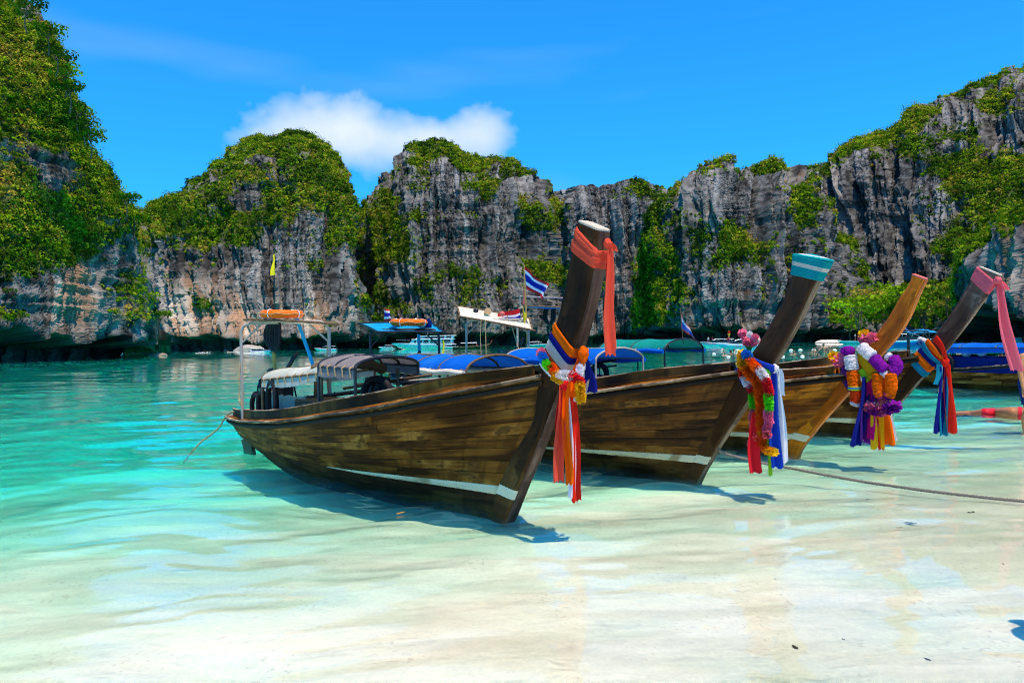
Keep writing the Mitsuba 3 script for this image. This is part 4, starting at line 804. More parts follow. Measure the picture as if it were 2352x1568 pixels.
def fuzzy(key, name, p0, r, col, seed, label=None, n=22):
    """A thick band of massed petals round a line."""
    p = path(p0, n); m = 22; v, f = tube(p, r * np.r_[.75, np.ones(n - 2), .75], m, True)
    g = np.random.default_rng(seed); c = np.repeat(p, m, 0); c = np.vstack([c, p[:1], p[-1:]]); d = v - c
    k = 1 + .20 * (g.random(len(v)) - .5) + .10 * np.repeat(np.r_[np.arange(n) % 2, 0, 0][:n], m).tolist().__len__() * 0
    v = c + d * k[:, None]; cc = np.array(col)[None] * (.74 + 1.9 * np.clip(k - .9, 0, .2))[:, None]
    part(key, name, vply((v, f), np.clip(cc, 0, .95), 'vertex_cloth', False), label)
def band(B, key, t, w, col, skew=0.0, grow=.012, seed=0, name='band', folds=3, label=None):
    """A cloth band wound round the stem at height t, w wide (share of the stem)."""
    tt = np.linspace(t - w / 2, t + w / 2, 9); n = 30
    gr = grow + .013 * (nz(np.stack(np.broadcast_arrays(np.arange(n)[None] / 4.5 + seed, np.arange(9)[:, None] * folds / 4.0, seed * 1.3), -1), seed) - .5) + .004 * np.sin(np.arange(9) / 8 * np.pi)[:, None] - .008 * (np.abs(np.arange(9) - 4) == 4)[:, None]
    R = np.array([B.ring(np.array([tt[i]]), gr[i:i + 1], n, skew)[0] for i in range(9)])
    part(B.key if key is None else key, name, vply((B.w(R.reshape(-1, 3)), grid_faces(9, n, True)), col, 'vertex_cloth', True), label)
def tail(key, top, length, w0, w1, col, seed, lean=(0, 0), face=0.0, n=26, m=17, folds=3.0, depth=.35, name='tail', label=None, shape=None):
    """A hanging cloth end in folds. face: yaw of its flat in degrees."""
    s = np.linspace(0, 1, n)[:, None]; u = np.linspace(-1, 1, m)[None]
    w = w0 + (w1 - w0) * np.minimum(1, s * 1.6) ** .7
    a = math.radians(face); ex = np.array([math.cos(a), math.sin(a), 0]); ey = np.array([-math.sin(a), math.cos(a), 0])
    fold = w * depth * np.sin(u * folds + seed + .5 * np.sin(s * 3 + seed)) * (1 - .25 * s)
    off = lean[0] * s ** 1.5 + .015 * np.sin(s * 5 + seed)
    P = np.asarray(top, float) + (u * w * .5 * (1 - .12 * np.cos(folds * u)) + off)[..., None] * ex + (fold + lean[1] * s ** 1.5)[..., None] * ey
    P[..., 2] -= (s * length * (1 + .012 * np.sin(u * 7 + seed * 2) * s))
    part(key, name, vply((P.reshape(-1, 3), grid_faces(n, m)), col, 'vertex_cloth', True), label)
def knot(B, key, c, r, col, seed=0):
    v, f = ball((0, 0, 0), 1, 3); v = v * (1 + .35 * (nz(v * 2.2 + seed, seed) - .5))[:, None] * [r, r, r * 1.2]
    part(key, 'knot', vply((v + c, f), col, 'vertex_cloth', True))

RDIR = b1.p * -1           # towards the camera's side of the boats
# boat 1: coral ribbon at the tip
k = thing('ribbon', 'coral ribbon tied round the tip of the tallest, nearest prow', 'ribbon')
band(b1, k, .925, .036, C_['coral'], .012, .012, 1, folds=5); band(b1, k, .955, .030, C_['coral'], .018, .010, 4, folds=5)
kn = b1.w([1.275, .0, 2.36]); knot(b1, k, kn, .032, C_['coral'], 2)
tail(k, kn + [0, -.01, -.02], .86, .035, .075, C_['coral'], 1, (.01, 0), 10, folds=3.4, depth=.22); tail(k, kn + [.01, .02, -.02], .82, .03, .055, C_['coral'], 3, (.025, .02), 30, folds=3, depth=.25)
tail(k, kn + b1.p * .05 + [0, 0, .015], .07, .03, .07, C_['coral'], 5, (.05, 0), 40, n=8)
# boat 1: sash of five cloths, and the garland under it
k = thing('sash', 'sash of orange, navy, cream and brown cloths wound round the nearest prow', 'sash')
for i, (t, w, c, sk) in enumerate(((.668, .032, 'orange', .026), (.643, .022, 'navy', .026), (.617, .034, 'cream', .024), (.591, .022, 'brown', .022), (.567, .034, 'white', .018))):
    band(b1, k, t, w, C_[c], sk, .014 + .003 * (i % 2), 10 + i, folds=7)
kn = b1.w([1.005, -.02, 1.50]); knot(b1, k, kn, .045, C_['orange'], 3); knot(b1, k, kn + [0, 0, -.04], .035, C_['orange'], 4)
tail(k, kn + [-.03, 0, -.02], .34, .05, .10, C_['orange'], 2, (-.10, -.03), 15, n=14); tail(k, kn + [.03, .02, -.03], .30, .04, .10, C_['navy'], 4, (.06, .02), 25, n=14); tail(k, kn + [0, .03, -.06], .34, .04, .09, C_['cream'], 6, (-.02, .02), 10, n=14)
k2 = thing('sash', 'long red, orange and white streamers hanging below the flower garland of the nearest prow', 'sash')
kn = b1.w([.86, -.10, 1.24]); knot(b1, k2, kn, .04, C_['red'], 7)
tail(k2, kn + [-.03, 0, 0], .80, .05, .080, C_['coral'], 1, (-.025, 0), 6, folds=3.2); tail(k2, kn + [.015, -.02, 0], .82, .04, .062, C_['orange'], 3, (.0, 0), 4, folds=3.5)
tail(k2, kn + [.04, .0, 0], .94, .03, .055, C_['white'], 5, (.015, 0), 8, folds=3.6); tail(k2, kn + [.06, .02, 0], .97, .04, .080, C_['scarlet'], 6, (.04, 0), 12, folds=3.2); tail(k2, kn + [-.02, .03, .02], .6, .05, .09, C_['red'], 8, (0, .02), 5, folds=3)
k = thing('flower_garland', 'rainbow paper flower garland, pink to yellow, on the nearest prow', 'garland')
L = lambda u, v, y: b1.w(b1.local(u, v, y))
flower_string(k, [L(1243, 808, -.16), L(1247, 822, -.19), L(1262, 842, -.20), L(1283, 860, -.20), L(1305, 862, -.18), L(1322, 868, -.14), L(1333, 882, -.13), L(1332, 900, -.14), L(1335, 917, -.14)],
              [('pink', 2), ('blue', 3), ('green', 3), ('orange', 3), ('yellow', 1), ('white', 4), ('red', 4), ('yellow', 5)], .040, 5)
flower_string(k, [L(1330, 858, -.10), L(1336, 842, -.02), L(1341, 828, .08), L(1338, 820, .14)], [('white', 4), ('yellow', 3)], .036, 25)
flower_string(k, [L(1274, 868, -.2), L(1283, 872, -.2)], [('yellow', 2)], .036, 31)
# boat 2: cord cap, sash, garlands, bouquet
cp_ = part(b2.key, 'cord_cap', None, 'turquoise and white cap of wound cord on the prow')
tt = np.linspace(.936, 1.0, 17); gcol = [C_['teal'] if (i < 6 or 11 <= i) else (.62, .58, .45) for i in range(16)]
R = [b2.ring(np.array([.94]), .004, 30)[0]]
scene[cp_] = vply((b2.w(np.concatenate([b2.ring(np.linspace(.932, .999, 10), .008, 30)]).reshape(-1, 3)), grid_faces(10, 30, True)), (.015, .27, .36), 'vertex_matte', True)
for i in range(15):
    t = .934 + .066 * i / 14; q = b2.ring(np.array([t]), .012, 40, .004)[0]; q = np.vstack([q, q[:2]])
    part(cp_, 'cord_turn', vply(tube(b2.w(q), .0085, 6, False), (.62, .58, .46) if 7 <= i <= 9 else (.008, .30, .31), 'vertex_matte', True))
tc = b2.ring(np.array([1.0]), .008, 40)[0]; cc0 = tc.mean(0); ax = unit(tc.mean(0) - b2.ring(np.array([.96]), 0, 40)[0].mean(0))
for i in range(7):
    q = cc0 + (tc - cc0) * (1 - i / 7.2) + ax * (.012 + .004 * i); q = np.vstack([q, q[:2]])
    part(cp_, 'cord_turn', vply(tube(b2.w(q), .012, 6, False), (.74, .74, .70) if i in (2, 3) else (.008, .34, .36), 'vertex_matte', True))
L = lambda u, v, y: b2.w(b2.local(u, v, y))
k = thing('sash', 'royal blue, green and white cloths knotted on the prow with the turquoise cap', 'sash')
band(b2, k, .520, .034, (.012, .05, .42), .020, .014, 3, folds=6); band(b2, k, .492, .026, (.01, .04, .34), .022, .014, 5, folds=6)
kn = L(1780, 848, -.10)
for i, (a, b_, c) in enumerate((((1703, 812), (1778, 846), (.02, .07, .50)), ((1715, 836), (1770, 856), C_['green']))):
    p0, p1 = L(*a, -.15), L(*b_, -.13); p = path([p0, (p0 + p1) / 2 + [0, -.03, -.02], p1], 12)
    part(k, 'band', vply(tube(p, .03, 9, True, .012), c, 'vertex_cloth', True))
knot(b2, k, kn, .04, C_['white'], 3); knot(b2, k, kn + [-.03, 0, 0], .035, (.012, .05, .42), 4)
tail(k, kn + [-.03, 0, -.02], 1.00, .05, .115, (.014, .06, .46), 2, (.02, 0), 8, folds=3.4); tail(k, kn + [-.075, .01, -.02], 1.08, .02, .035, C_['lime'], 3, (0, 0), 8, folds=2)
tail(k, kn + [.04, .02, -.02], .95, .045, .10, C_['white'], 5, (.06, 0), 14, folds=3.6); tail(k, kn + [.05, .03, .0], .28, .035, .08, C_['white'], 7, (.05, .01), 25, n=12); tail(k, kn + [-.22, .03, -.45], .62, .06, .12, C_['red'], 8, (0, 0), 5, folds=3)
k = thing('flower_garland', 'long orange and yellow flower garland hanging from the prow with the turquoise cap', 'garland')
flower_string(k, [L(1704, 810, -.17), L(1703, 832, -.19), L(1720, 858, -.2), L(1742, 890, -.2), L(1747, 940, -.2), L(1747, 985, -.2), L(1748, 1012, -.2), L(1760, 1034, -.2), L(1774, 1038, -.2)], [('yellow', 6), ('orange', 22), ('yellow', 2), ('orange', 5), ('yellow', 3)], .052, 2)
k = thing('flower_garland', 'garland of blue, orange, white, red, green and pink flowers beside the royal blue cloth', 'garland')
flower_string(k, [L(1714, 814, -.2), L(1728, 836, -.22), L(1748, 856, -.22), L(1762, 878, -.22), L(1766, 915, -.22), L(1765, 955, -.22), L(1762, 985, -.22)], [('blue', 3), ('orange', 5), ('white', 5), ('red', 6), ('green', 6), ('pink', 7)], .046, 60)
for i, (u, v) in enumerate(((1762, 1000), (1740, 1006))): flower(k, L(u, v, -.22), .05, C_['hotpink'], (0, 0, 1), i)
k = thing('flower_garland', 'garland ending in red, green and pink flowers, leftmost on the prow with the turquoise cap', 'garland')
flower_string(k, [L(1700, 836, -.16), L(1702, 856, -.17), L(1714, 878, -.17), L(1726, 900, -.17), L(1729, 930, -.17), L(1730, 965, -.17), L(1728, 990, -.17)], [('deep', 5), ('white', 4), ('red', 3), ('green', 5), ('hotpink', 6), ('red', 2)], .040, 90)
for i in range(5):
    part(k, 'bead', vply(ball(L(1729, 996 + i * 4.4, -.17), .014, 1), C_['cream'], 'vertex_gloss', True))
flower(k, L(1728, 1022, -.17), .055, C_['pink'], (0, 0, 1), 1); flower(k, L(1735, 1025, -.17), .05, C_['red'], (0, 0, 1), 2)
k = thing('bouquet', 'bunch of pink and white blossoms tucked behind the prow with the turquoise cap', 'bouquet')
g = np.random.default_rng(4)
for i in range(16):
    u, v = 1703 + g.uniform(-1, 34), 792 - g.uniform(0, 26) - (0 if i < 12 else 8); flower(k, L(u, v, .02 + g.uniform(-.08, .1)), g.uniform(.03, .045), C_['pink'] if i % 4 else C_['white'], g.normal(size=3) + [0, -1, .6], i)
part(k, 'stems', tply(cat([tube([L(1722, 812, 0), L(1706 + i * 5, 785, .02)], .006, 5) for i in range(6)]), 'leaf_green' if 'leaf_green' in scene else flat('leaf_green', (.05, .16, .02))))
# boat 3: pompom garlands, many cloths
L = lambda u, v, y: b3.w(b3.local(u, v, y))
k = thing('flower_garland', 'thick white, purple and orange garland loop with a beaded tassel on the golden prow', 'garland')
fuzzy(k, 'petal_band', [L(1978, 796, -.16), L(1990, 808, -.18), L(2006, 820, -.2)], .075, C_['white'], 1); fuzzy(k, 'petal_band', [L(2006, 821, -.2), L(2020, 838, -.21), L(2036, 852, -.21)], .072, C_['purple'], 2)
fuzzy(k, 'petal_band', [L(2019, 858, -.22), L(2017, 884, -.22), L(2023, 913, -.22)], .070, C_['orange'], 3); fuzzy(k, 'petal_band', [L(2045, 858, -.21), L(2047, 884, -.21), L(2040, 913, -.21)], .068, C_['orange'], 4)
fuzzy(k, 'petal_band', [L(2046, 856, -.19), L(2060, 842, -.15), L(2052, 824, -.1)], .07, C_['purple'], 5); fuzzy(k, 'petal_band', [L(2044, 822, -.1), L(2036, 816, -.1)], .05, C_['white'], 6, n=8); fuzzy(k, 'petal_band', [L(2022, 860, -.22), L(2040, 860, -.21)], .05, C_['white'], 8, n=8)
for i, (u, v, c) in enumerate(((2013, 917, 'purple'), (2026, 914, 'pink'), (2038, 912, 'purple'), (2028, 921, 'pink'))): flower(k, L(u, v, -.23), .06, C_[c], (0, -.3, 1), i)
for i in range(6):
    for j in range(5):
        part(k, 'bead', vply(ball(L(2012 + i * 6.5 + (i - 2.5) * j * 1.4, 924 + j * 4.0 - abs(i - 2.5) * .8, -.23), .015, 1), C_['white'] if j % 2 else C_['gold'], 'vertex_gloss', True))
for i, (u, v, c) in enumerate(((1999, 937, 'pink'), (2006, 944, 'purple'), (2016, 946, 'purple'), (2027, 944, 'pink'), (2039, 942, 'purple'), (2047, 937, 'purple'), (2057, 936, 'purple'), (2010, 938, 'pink'))): flower(k, L(u, v, -.24), .075, C_[c], (0, -.4, 1), i)
k = thing('flower_garland', 'shorter white and orange garland hanging on the left side of the golden prow', 'garland')
fuzzy(k, 'petal_band', [L(1938, 812, -.15), L(1948, 806, -.17), L(1957, 812, -.19)], .062, C_['purple'], 1, n=10); fuzzy(k, 'petal_band', [L(1953, 818, -.2), L(1956, 836, -.21), L(1957, 850, -.21)], .078, C_['white'], 2)
fuzzy(k, 'petal_band', [L(1958, 852, -.21), L(1961, 872, -.21), L(1963, 888, -.21)], .075, C_['orange'], 3); fuzzy(k, 'petal_band', [L(1966, 896, -.21), L(1967, 910, -.21), L(1965, 924, -.21)], .07, C_['deep'], 4); fuzzy(k, 'petal_band', [L(1965, 924, -.21), L(1962, 932, -.21)], .06, C_['white'], 5, n=6)
for z, c in ((889, 'gold'), (892, 'blue'), (895, 'lime')): part(k, 'cord', vply(torus(.075, .012, 20, 6), (0, 0, 0)) if False else vply(moved(torus(.074, .013, 20, 6), trimesh.transformations.translation_matrix(L(1964, z, -.21))), C_[c], 'vertex_gloss', True))
for i, (u, v, c) in enumerate(((1918, 826, 'orange'), (1924, 832, 'pink'), (1934, 834, 'hotpink'), (1940, 826, 'pink'), (1930, 824, 'pink'), (1946, 818, 'pink'), (1916, 820, 'yellow'))): flower(k, L(u, v, -.14), .07, C_[c], (-.6, -.6, .3), i)
k = thing('bouquet', 'bunch of pink and yellow blossoms on top of the rail behind the golden prow', 'bouquet')
g = np.random.default_rng(8)
for i in range(20):
    u, v = 1978 + g.uniform(0, 30), 790 - g.uniform(0, 22); flower(k, L(u, v, .0 + g.uniform(-.1, .1)), g.uniform(.05, .07), C_['pink'] if i % 5 > 1 else C_['yellow'], g.normal(size=3) + [0, -1, .8], i)
k = thing('sash', 'bundle of navy, purple, magenta and yellow gauze hanging from the golden prow', 'sash')
band(b3, k, .50, .03, C_['gold'], .03, .016, 2, folds=6); band(b3, k, .53, .03, C_['white'], .03, .014, 4, folds=6); band(b3, k, .465, .03, C_['violet'], .03, .016, 6, folds=6)
p = [L(1972, 818, -.16), L(1990, 842, -.2), L(2000, 858, -.2)]; part(k, 'band', vply(tube(path(p, 14), np.linspace(.05, .085, 14), 10, True, .02), C_['gold'], 'vertex_cloth', True))
p = [L(1950, 834, -.12), L(1944, 848, -.14), L(1952, 860, -.14)]; part(k, 'band', vply(tube(path(p, 10), .06, 10, True, .03), C_['violet'], 'vertex_cloth', True))
p = [L(1976, 850, -.2), L(1986, 866, -.2), L(1992, 878, -.2)]; part(k, 'band', vply(tube(path(p, 10), .04, 10, True, .015), C_['lime'], 'vertex_cloth', True))
kn = L(2000, 862, -.18); knot(b3, k, kn, .05, C_['gold'], 3)
for i, (dx, L_, w, c, ln) in enumerate(((-.13, .86, .14, 'navy', -.07), (-.07, .80, .15, 'violet', -.02), (-.02, .84, .14, 'purple', -.02), (.03, .78, .14, 'magenta', 0), (.09, .90, .16, 'yellow', 0), (.13, .84, .13, 'orange', .03), (.19, .86, .15, 'orange', .05), (.24, .82, .10, 'white', .08), (.11, .92, .06, 'red', .04), (.04, .88, .07, 'yellow', -.02))):
    tail(k, kn + [dx * .55, .02 * (i % 3), -.02], L_, .07, w, C_[c], i * 1.7, (dx * .45 + ln, 0), 6 + 5 * (i % 3), folds=3 + (i % 3) * .5)
# boat 4: pink ribbon at the tip and a five-coloured sash
L = lambda u, v, y: b4.w(b4.local(u, v, y))
k = thing('ribbon', 'long pink ribbon blown from the tip of the grey weathered prow', 'ribbon')
band(b4, k, .945, .05, C_['hotpink'], .016, .012, 1, folds=6); band(b4, k, .972, .03, C_['hotpink'], .016, .012, 3, folds=5)
kn = b4.w([1.84, -.03, 2.36]); knot(b4, k, kn, .05, C_['hotpink'], 2)
tail(k, kn + [.02, 0, -.03], 1.26, .08, .20, C_['hotpink'], 2, (.24, 0), 8, folds=4, depth=.2); tail(k, kn + [.05, .03, -.02], 1.0, .06, .12, C_['pink'], 4, (.25, .02), 14, folds=3.4); tail(k, kn + [.02, 0, .02], .16, .05, .12, C_['hotpink'], 6, (.14, 0), 10, n=10)
k = thing('sash', 'teal, orange, navy and red sash with long ends on the grey weathered prow', 'sash')
for i, (t, w, c) in enumerate(((.560, .036, 'scarlet'), (.530, .032, 'navy'), (.500, .04, 'orange'), (.465, .034, 'teal'))): band(b4, k, t, w, C_[c], .022, .016, 4 + i, folds=6)
for i, (a, m_, b_, c) in enumerate((((2118, 790), (2134, 815), (2164, 838), 'teal'), ((2128, 785), (2146, 806), (2166, 828), 'orange'), ((2148, 778), (2164, 800), (2172, 822), 'scarlet'))):
    part(k, 'band', vply(tube(path([L(*a, -.13), L(*m_, -.17), L(*b_, -.14)], 16), np.linspace(.06, .03, 16), 10, True, .016), C_[c], 'vertex_cloth', True))
kn = L(2170, 832, -.12); knot(b4, k, kn, .06, C_['scarlet'], 5)
for i, (dx, L_, w, c) in enumerate(((-.10, 1.02, .13, 'navy'), (-.03, 1.06, .12, 'teal'), (.06, 1.03, .16, 'scarlet'), (.03, .36, .14, 'scarlet'), (-.12, .30, .10, 'teal'), (-.06, .42, .08, 'cream'))):
    tail(k, kn + [dx * .5, .02 * (i % 2), -.03], L_, .07, w, C_[c], i * 1.3, (dx * .6, 0), 6 + i * 3, folds=3.2)
for i in range(9):
    g = np.random.default_rng(i); flower(k, L(2108 + g.uniform(0, 16), 788 - g.uniform(-4, 8), .02), .035, C_['white'] if i % 3 else C_['sky'], (0, -1, 1), i)
# painted number on boat 4
tx = meshkit.text_mesh('22', .12, .004)
def place_text(txt, h, B, u, v, y, ang, col, dz=.0):
    m = meshkit.text_mesh(txt, h, .004); v_ = m.vertices.copy(); P = B.local(u, v, y); s = v_[:, 0]; 
    q = np.stack([P[0] + s * math.cos(ang), np.full(len(s), y) - v_[:, 2], P[2] + v_[:, 1] + s * math.sin(ang)], 1); return B.w(q), np.array(m.faces)
# mooring rope of boat 2 running to the beach
pp = [b2.w([.30, -.02, .36])] + [on_water(u, v, z) for u, v, z in ((1660, 1040, .30), (1700, 1052, .22), (1780, 1069, .12), (1900, 1092, .05), (2010, 1111, .02), (2140, 1129, .012), (2260, 1143, .01), (2400, 1156, .01), (2700, 1185, .01))]
rope(pp, .017, 'twisted grey mooring rope running over the shallows to the right edge', 'rope_grey', 120)
# ------------------------------------------------------------------ people
SKIN = [(.52, .27, .15), (.62, .36, .24), (.34, .16, .08), (.44, .22, .12)]
def hull_chain(bones, edge=.03, taubin=14):
    M = manifold3d; out = None
    for (a, ra), (b, rb) in bones:
        s = M.Manifold.batch_hull([M.Manifold.sphere(ra, 14).translate(tuple(map(float, a))), M.Manifold.sphere(rb, 14).translate(tuple(map(float, b)))])
        out = s if out is None else out + s
    if edge: out = out.refine_to_length(edge)
    m = out.to_mesh(); t = trimesh.Trimesh(m.vert_properties[:, :3], m.tri_verts, process=True)
    if taubin: trimesh.smoothing.filter_taubin(t, iterations=taubin)
    return np.array(t.vertices), np.array(t.faces)
def place(m, P, yaw=0.0, s=1.0):
    a = math.radians(yaw); R = np.array([[math.cos(a), -math.sin(a), 0], [math.sin(a), math.cos(a), 0], [0, 0, 1]]) * s
    return np.asarray(m[0]) @ R.T + np.asarray(P, float), m[1]
def head_parts(k, c, P, yaw, s, skin, hair, face=True, edge=.02):
    c = np.asarray(c, float)
    return [((c + [0, 0, .035], .092), (c + [0, -.018, -.045], .068)), ((c + [0, -.085, -.005], .016), (c + [0, -.10, -.022], .015)),
            ((c + [-.088, 0, 0], .02), (c + [-.09, .005, -.03], .014)), ((c + [.088, 0, 0], .02), (c + [.09, .005, -.03], .014)), ((c, .06), (c + [0, .015, -.16], .055))]
def hair_mesh(c, long=0.0):
    v, f = ball(np.asarray(c) + [0, .012, .045], .1, 2, (1, 1.08, .92)); keep = (v[:, 1] > c[1] - .045) | (v[:, 2] > c[2] + .07); ok = keep[f].all(1)
    b = [(v, f[ok])]
    if long: b.append(tube(path([np.asarray(c) + [0, .075, .05], np.asarray(c) + [0, .11, -.08], np.asarray(c) + [0, .1, -.1 - long]], 8), np.linspace(.08, .04, 8), 8))
    return cat(b)
def hand_bones(w, d, side, curl=.5):
    """A relaxed hand hanging from the wrist w along d: palm, four unequal bent fingers and a thumb leaving the side."""
    d = unit(d); fw = np.array([0, -1.0, 0]); n = unit(np.cross(d, fw)) * side; fw = unit(np.cross(n, d)) * side
    B = [((w, .024), (w + d * .085 + fw * .022, .015)), ((w, .024), (w + d * .085 - fw * .022, .014)), ((w + d * .085 + fw * .028, .013), (w + d * .085 - fw * .028, .012))]
    for i, (o, l) in enumerate(((.030, .070), (.010, .078), (-.010, .072), (-.029, .056))):
        p0 = w + d * .088 + fw * o; p1 = p0 + d * l * .5 - n * .008 * curl; p2 = p1 + unit(d - n * curl * .6) * l * .34; p3 = p2 + unit(d - n * curl * 1.3) * l * .26
        B += [((p0, .0095), (p1, .009)), ((p1, .009), (p2, .0082)), ((p2, .0082), (p3, .007))]
    t0 = w + d * .025 + fw * .024; t1 = t0 + unit(d * .6 + fw * .75 - n * .2) * .045; t2 = t1 + unit(d + fw * .25 - n * .3) * .032
    return B + [((t0, .014), (t1, .011)), ((t1, .011), (t2, .009))]
def standing(P, yaw, skin, top, bottom, hair, label, s=1.0, arms=((.0, .0), (.0, .0)), edge=.035, hat=None, fine=False, lean=0.0, legs=.09):
    """A standing figure: one continuous body, clothes and hair on it. arms: (forward swing, sideways) of each arm."""
    k = thing('person', label, 'person')
    hd = np.array([0, -.02 - lean, 1.62]); J = lambda x, y, z: np.array([x, y, z])
    bones = head_parts(None, hd, P, yaw, s, skin, hair)
    bones += [((J(0, -lean * .8, 1.40), .075), (J(0, -lean * .6, 1.25), .13)), ((J(-.15, -lean * .8, 1.38), .06), (J(.15, -lean * .8, 1.38), .06)), ((J(-.09, -lean * .6, 1.25), .10), (J(-.07, -lean * .3, 1.05), .092)), ((J(.09, -lean * .6, 1.25), .10), (J(.07, -lean * .3, 1.05), .092)),
              ((J(-.075, 0, 1.05), .09), (J(-.085, .01, .90), .10)), ((J(.075, 0, 1.05), .09), (J(.085, .01, .90), .10))]
    for sd in (-1, 1):
        sw, ab = arms[0 if sd < 0 else 1]; sh = J(sd * .185, -lean * .8, 1.38); el = sh + J(sd * (.06 + ab), -sw * .8, -.28 + abs(sw) * .25); wr = el + J(sd * (.01 + ab * .6), -.04 - sw, -.25 + abs(sw) * .4)
        bones += [((sh, .055), (el, .041)), ((el, .041), (wr, .027))]
        bones += hand_bones(wr, wr - el, sd) if fine else [((wr, .03), (wr + unit(wr - el) * .11, .03)), ((wr + unit(wr - el) * .04, .02), (wr + unit(wr - el) * .07 + J(0, -.05, 0), .013))]
        hp, kn, an = J(sd * .09, .01, .90), J(sd * legs, -.02, .48), J(sd * (legs + .01), .02, .085)
        bones += [((hp, .095), (kn, .058)), ((kn, .056), (an + J(0, .01, .22), .054)), ((an + J(0, .01, .22), .054), (an, .036)), ((an + J(0, .03, -.045), .036), (an + J(sd * .02, -.15, -.055), .026))]
    body = hull_chain(bones, .012 if fine else edge, 8); v = body[0]
    col = np.broadcast_to(np.array(skin), v.shape).copy()
    scene[k] = vply(place(body, P, yaw, s), col, 'vertex_matte', True)
    def shell(z0, z1, grow, colr, name, xmax=9, zx=None):
        vv, f = body; n = np.array(trimesh.Trimesh(vv, f, process=False).vertex_normals); on = (vv[:, 2] > z0) & (vv[:, 2] < z1) & (np.abs(vv[:, 0]) < xmax); f2 = f[on[f].all(1)]
        if len(f2): part(k, name, vply(place((vv + n * grow, f2), P, yaw, s), colr, 'vertex_cloth', True))
    if top: shell(.98, 1.47, .016, top, 'shirt', .26)
    if bottom: shell(.56, 1.02, .020, bottom, 'shorts', .22)
    if hair: part(k, 'hair', vply(place(hair_mesh(hd), P, yaw, s), hair, 'vertex_matte', True))
    if hat: part(k, 'hat', vply(place(tube([hd + [0, 0, .06], hd + [0, 0, .09], hd + [0, 0, .16], hd + [0, 0, .19]], [.2, .12, .10, .03], 14), P, yaw, s), hat, 'vertex_matte', 30))
    e = [place(ball(hd + [x, -.083, .012], .011, 1), P, yaw, s) for x in (-.033, .033)]
    part(k, 'eyes', vply(cat(e), (.03, .02, .015), 'vertex_gloss', True)); part(k, 'mouth', vply(place(tube([hd + [-.025, -.088, -.062], hd + [0, -.094, -.064], hd + [.025, -.088, -.062]], .006, 5), P, yaw, s), (.40, .12, .09), 'vertex_matte', True))
    return k
def swimmer(u, v, yaw, skin, hair, label, sink=.0, arms=None, hat=None, s=1.0):
    """A bather seen from the shoulders up."""
    P = on_water(u, v); P[2] = -1.32 + .0 - sink; k = thing('person', label, 'person', None)
    hd = np.array([0, -.02, 1.62]); J = lambda x, y, z: np.array([x, y, z])
    bones = head_parts(None, hd, 0, 0, 1, skin, hair) + [((J(0, 0, 1.42), .07), (J(0, 0, 1.2), .13)), ((J(-.16, 0, 1.37), .06), (J(.16, 0, 1.37), .06)), ((J(0, 0, 1.25), .13), (J(0, 0, .9), .12))]
    for sd in (-1, 1):
        a = (arms or {}).get(sd); sh = J(sd * .18, 0, 1.37); el = sh + (J(*a) if a else J(sd * .12, -.1, -.22)); wr = el + (J(*a) * .9 if a else J(-sd * .05, -.18, -.08))
        bones += [((sh, .052), (el, .04)), ((el, .04), (wr, .03)), ((wr, .03), (wr + unit(wr - el) * .1, .028))]
    body = hull_chain(bones, .05, 6); scene[k] = vply(place(body, P, yaw, s), skin, 'vertex_matte', True)
    if hat: part(k, 'cap', vply(place(hair_mesh(hd), P, yaw, s), hat, 'vertex_matte', True))
    elif hair: part(k, 'hair', vply(place(hair_mesh(hd, .08), P, yaw, s), hair, 'vertex_matte', True))
BLK = (.015, .012, .010); BRN = (.06, .035, .02)
swimmer(1662, 812, 20, SKIN[1], BRN, 'bather throwing an arm out to the left, in front of the white speedboat', arms={-1: (-.27, 0, .14), 1: (.12, -.1, .16)})
swimmer(1665, 818, 0, SKIN[1], BRN, 'bather whose head shows just below the one throwing an arm out')
swimmer(1679, 814.5, 40, SKIN[2], BLK, 'dark-haired bather right of the one throwing an arm out')
swimmer(1686, 811, 70, SKIN[1], BRN, 'bather with a raised hand close behind the dark-haired one', arms={1: (.22, -.1, .12)})
swimmer(1823, 815, 0, SKIN[0], BLK, 'lone bather, only the head above water, right of the capped prow')
swimmer(1870, 811, -20, SKIN[3], BLK, 'left of the three bathers standing together right of the capped prow', -.12)
swimmer(1892, 810, 10, SKIN[0], BLK, 'broad-shouldered bather standing waist deep, middle of the three together', -.32, arms={-1: (-.2, -.05, -.16), 1: (.2, -.05, -.16)}, s=1.1)
swimmer(1905, 810, -30, SKIN[3], BLK, 'right of the three bathers standing together right of the capped prow', -.16)
swimmer(2178, 822, 15, SKIN[0], BRN, 'bather with sunglasses just right of the red sash')
swimmer(2203, 812, 0, SKIN[1], BRN, 'bather seen under the blue awning of the far right boat', -.1)
swimmer(2215, 818, 10, SKIN[1], None, 'bather in a white cap under the blue awning of the far right boat', -.18, hat=(.8, .82, .84))
swimmer(2300, 818, 0, SKIN[0], BLK, 'bather seen below the end of the long pink ribbon', -.05)
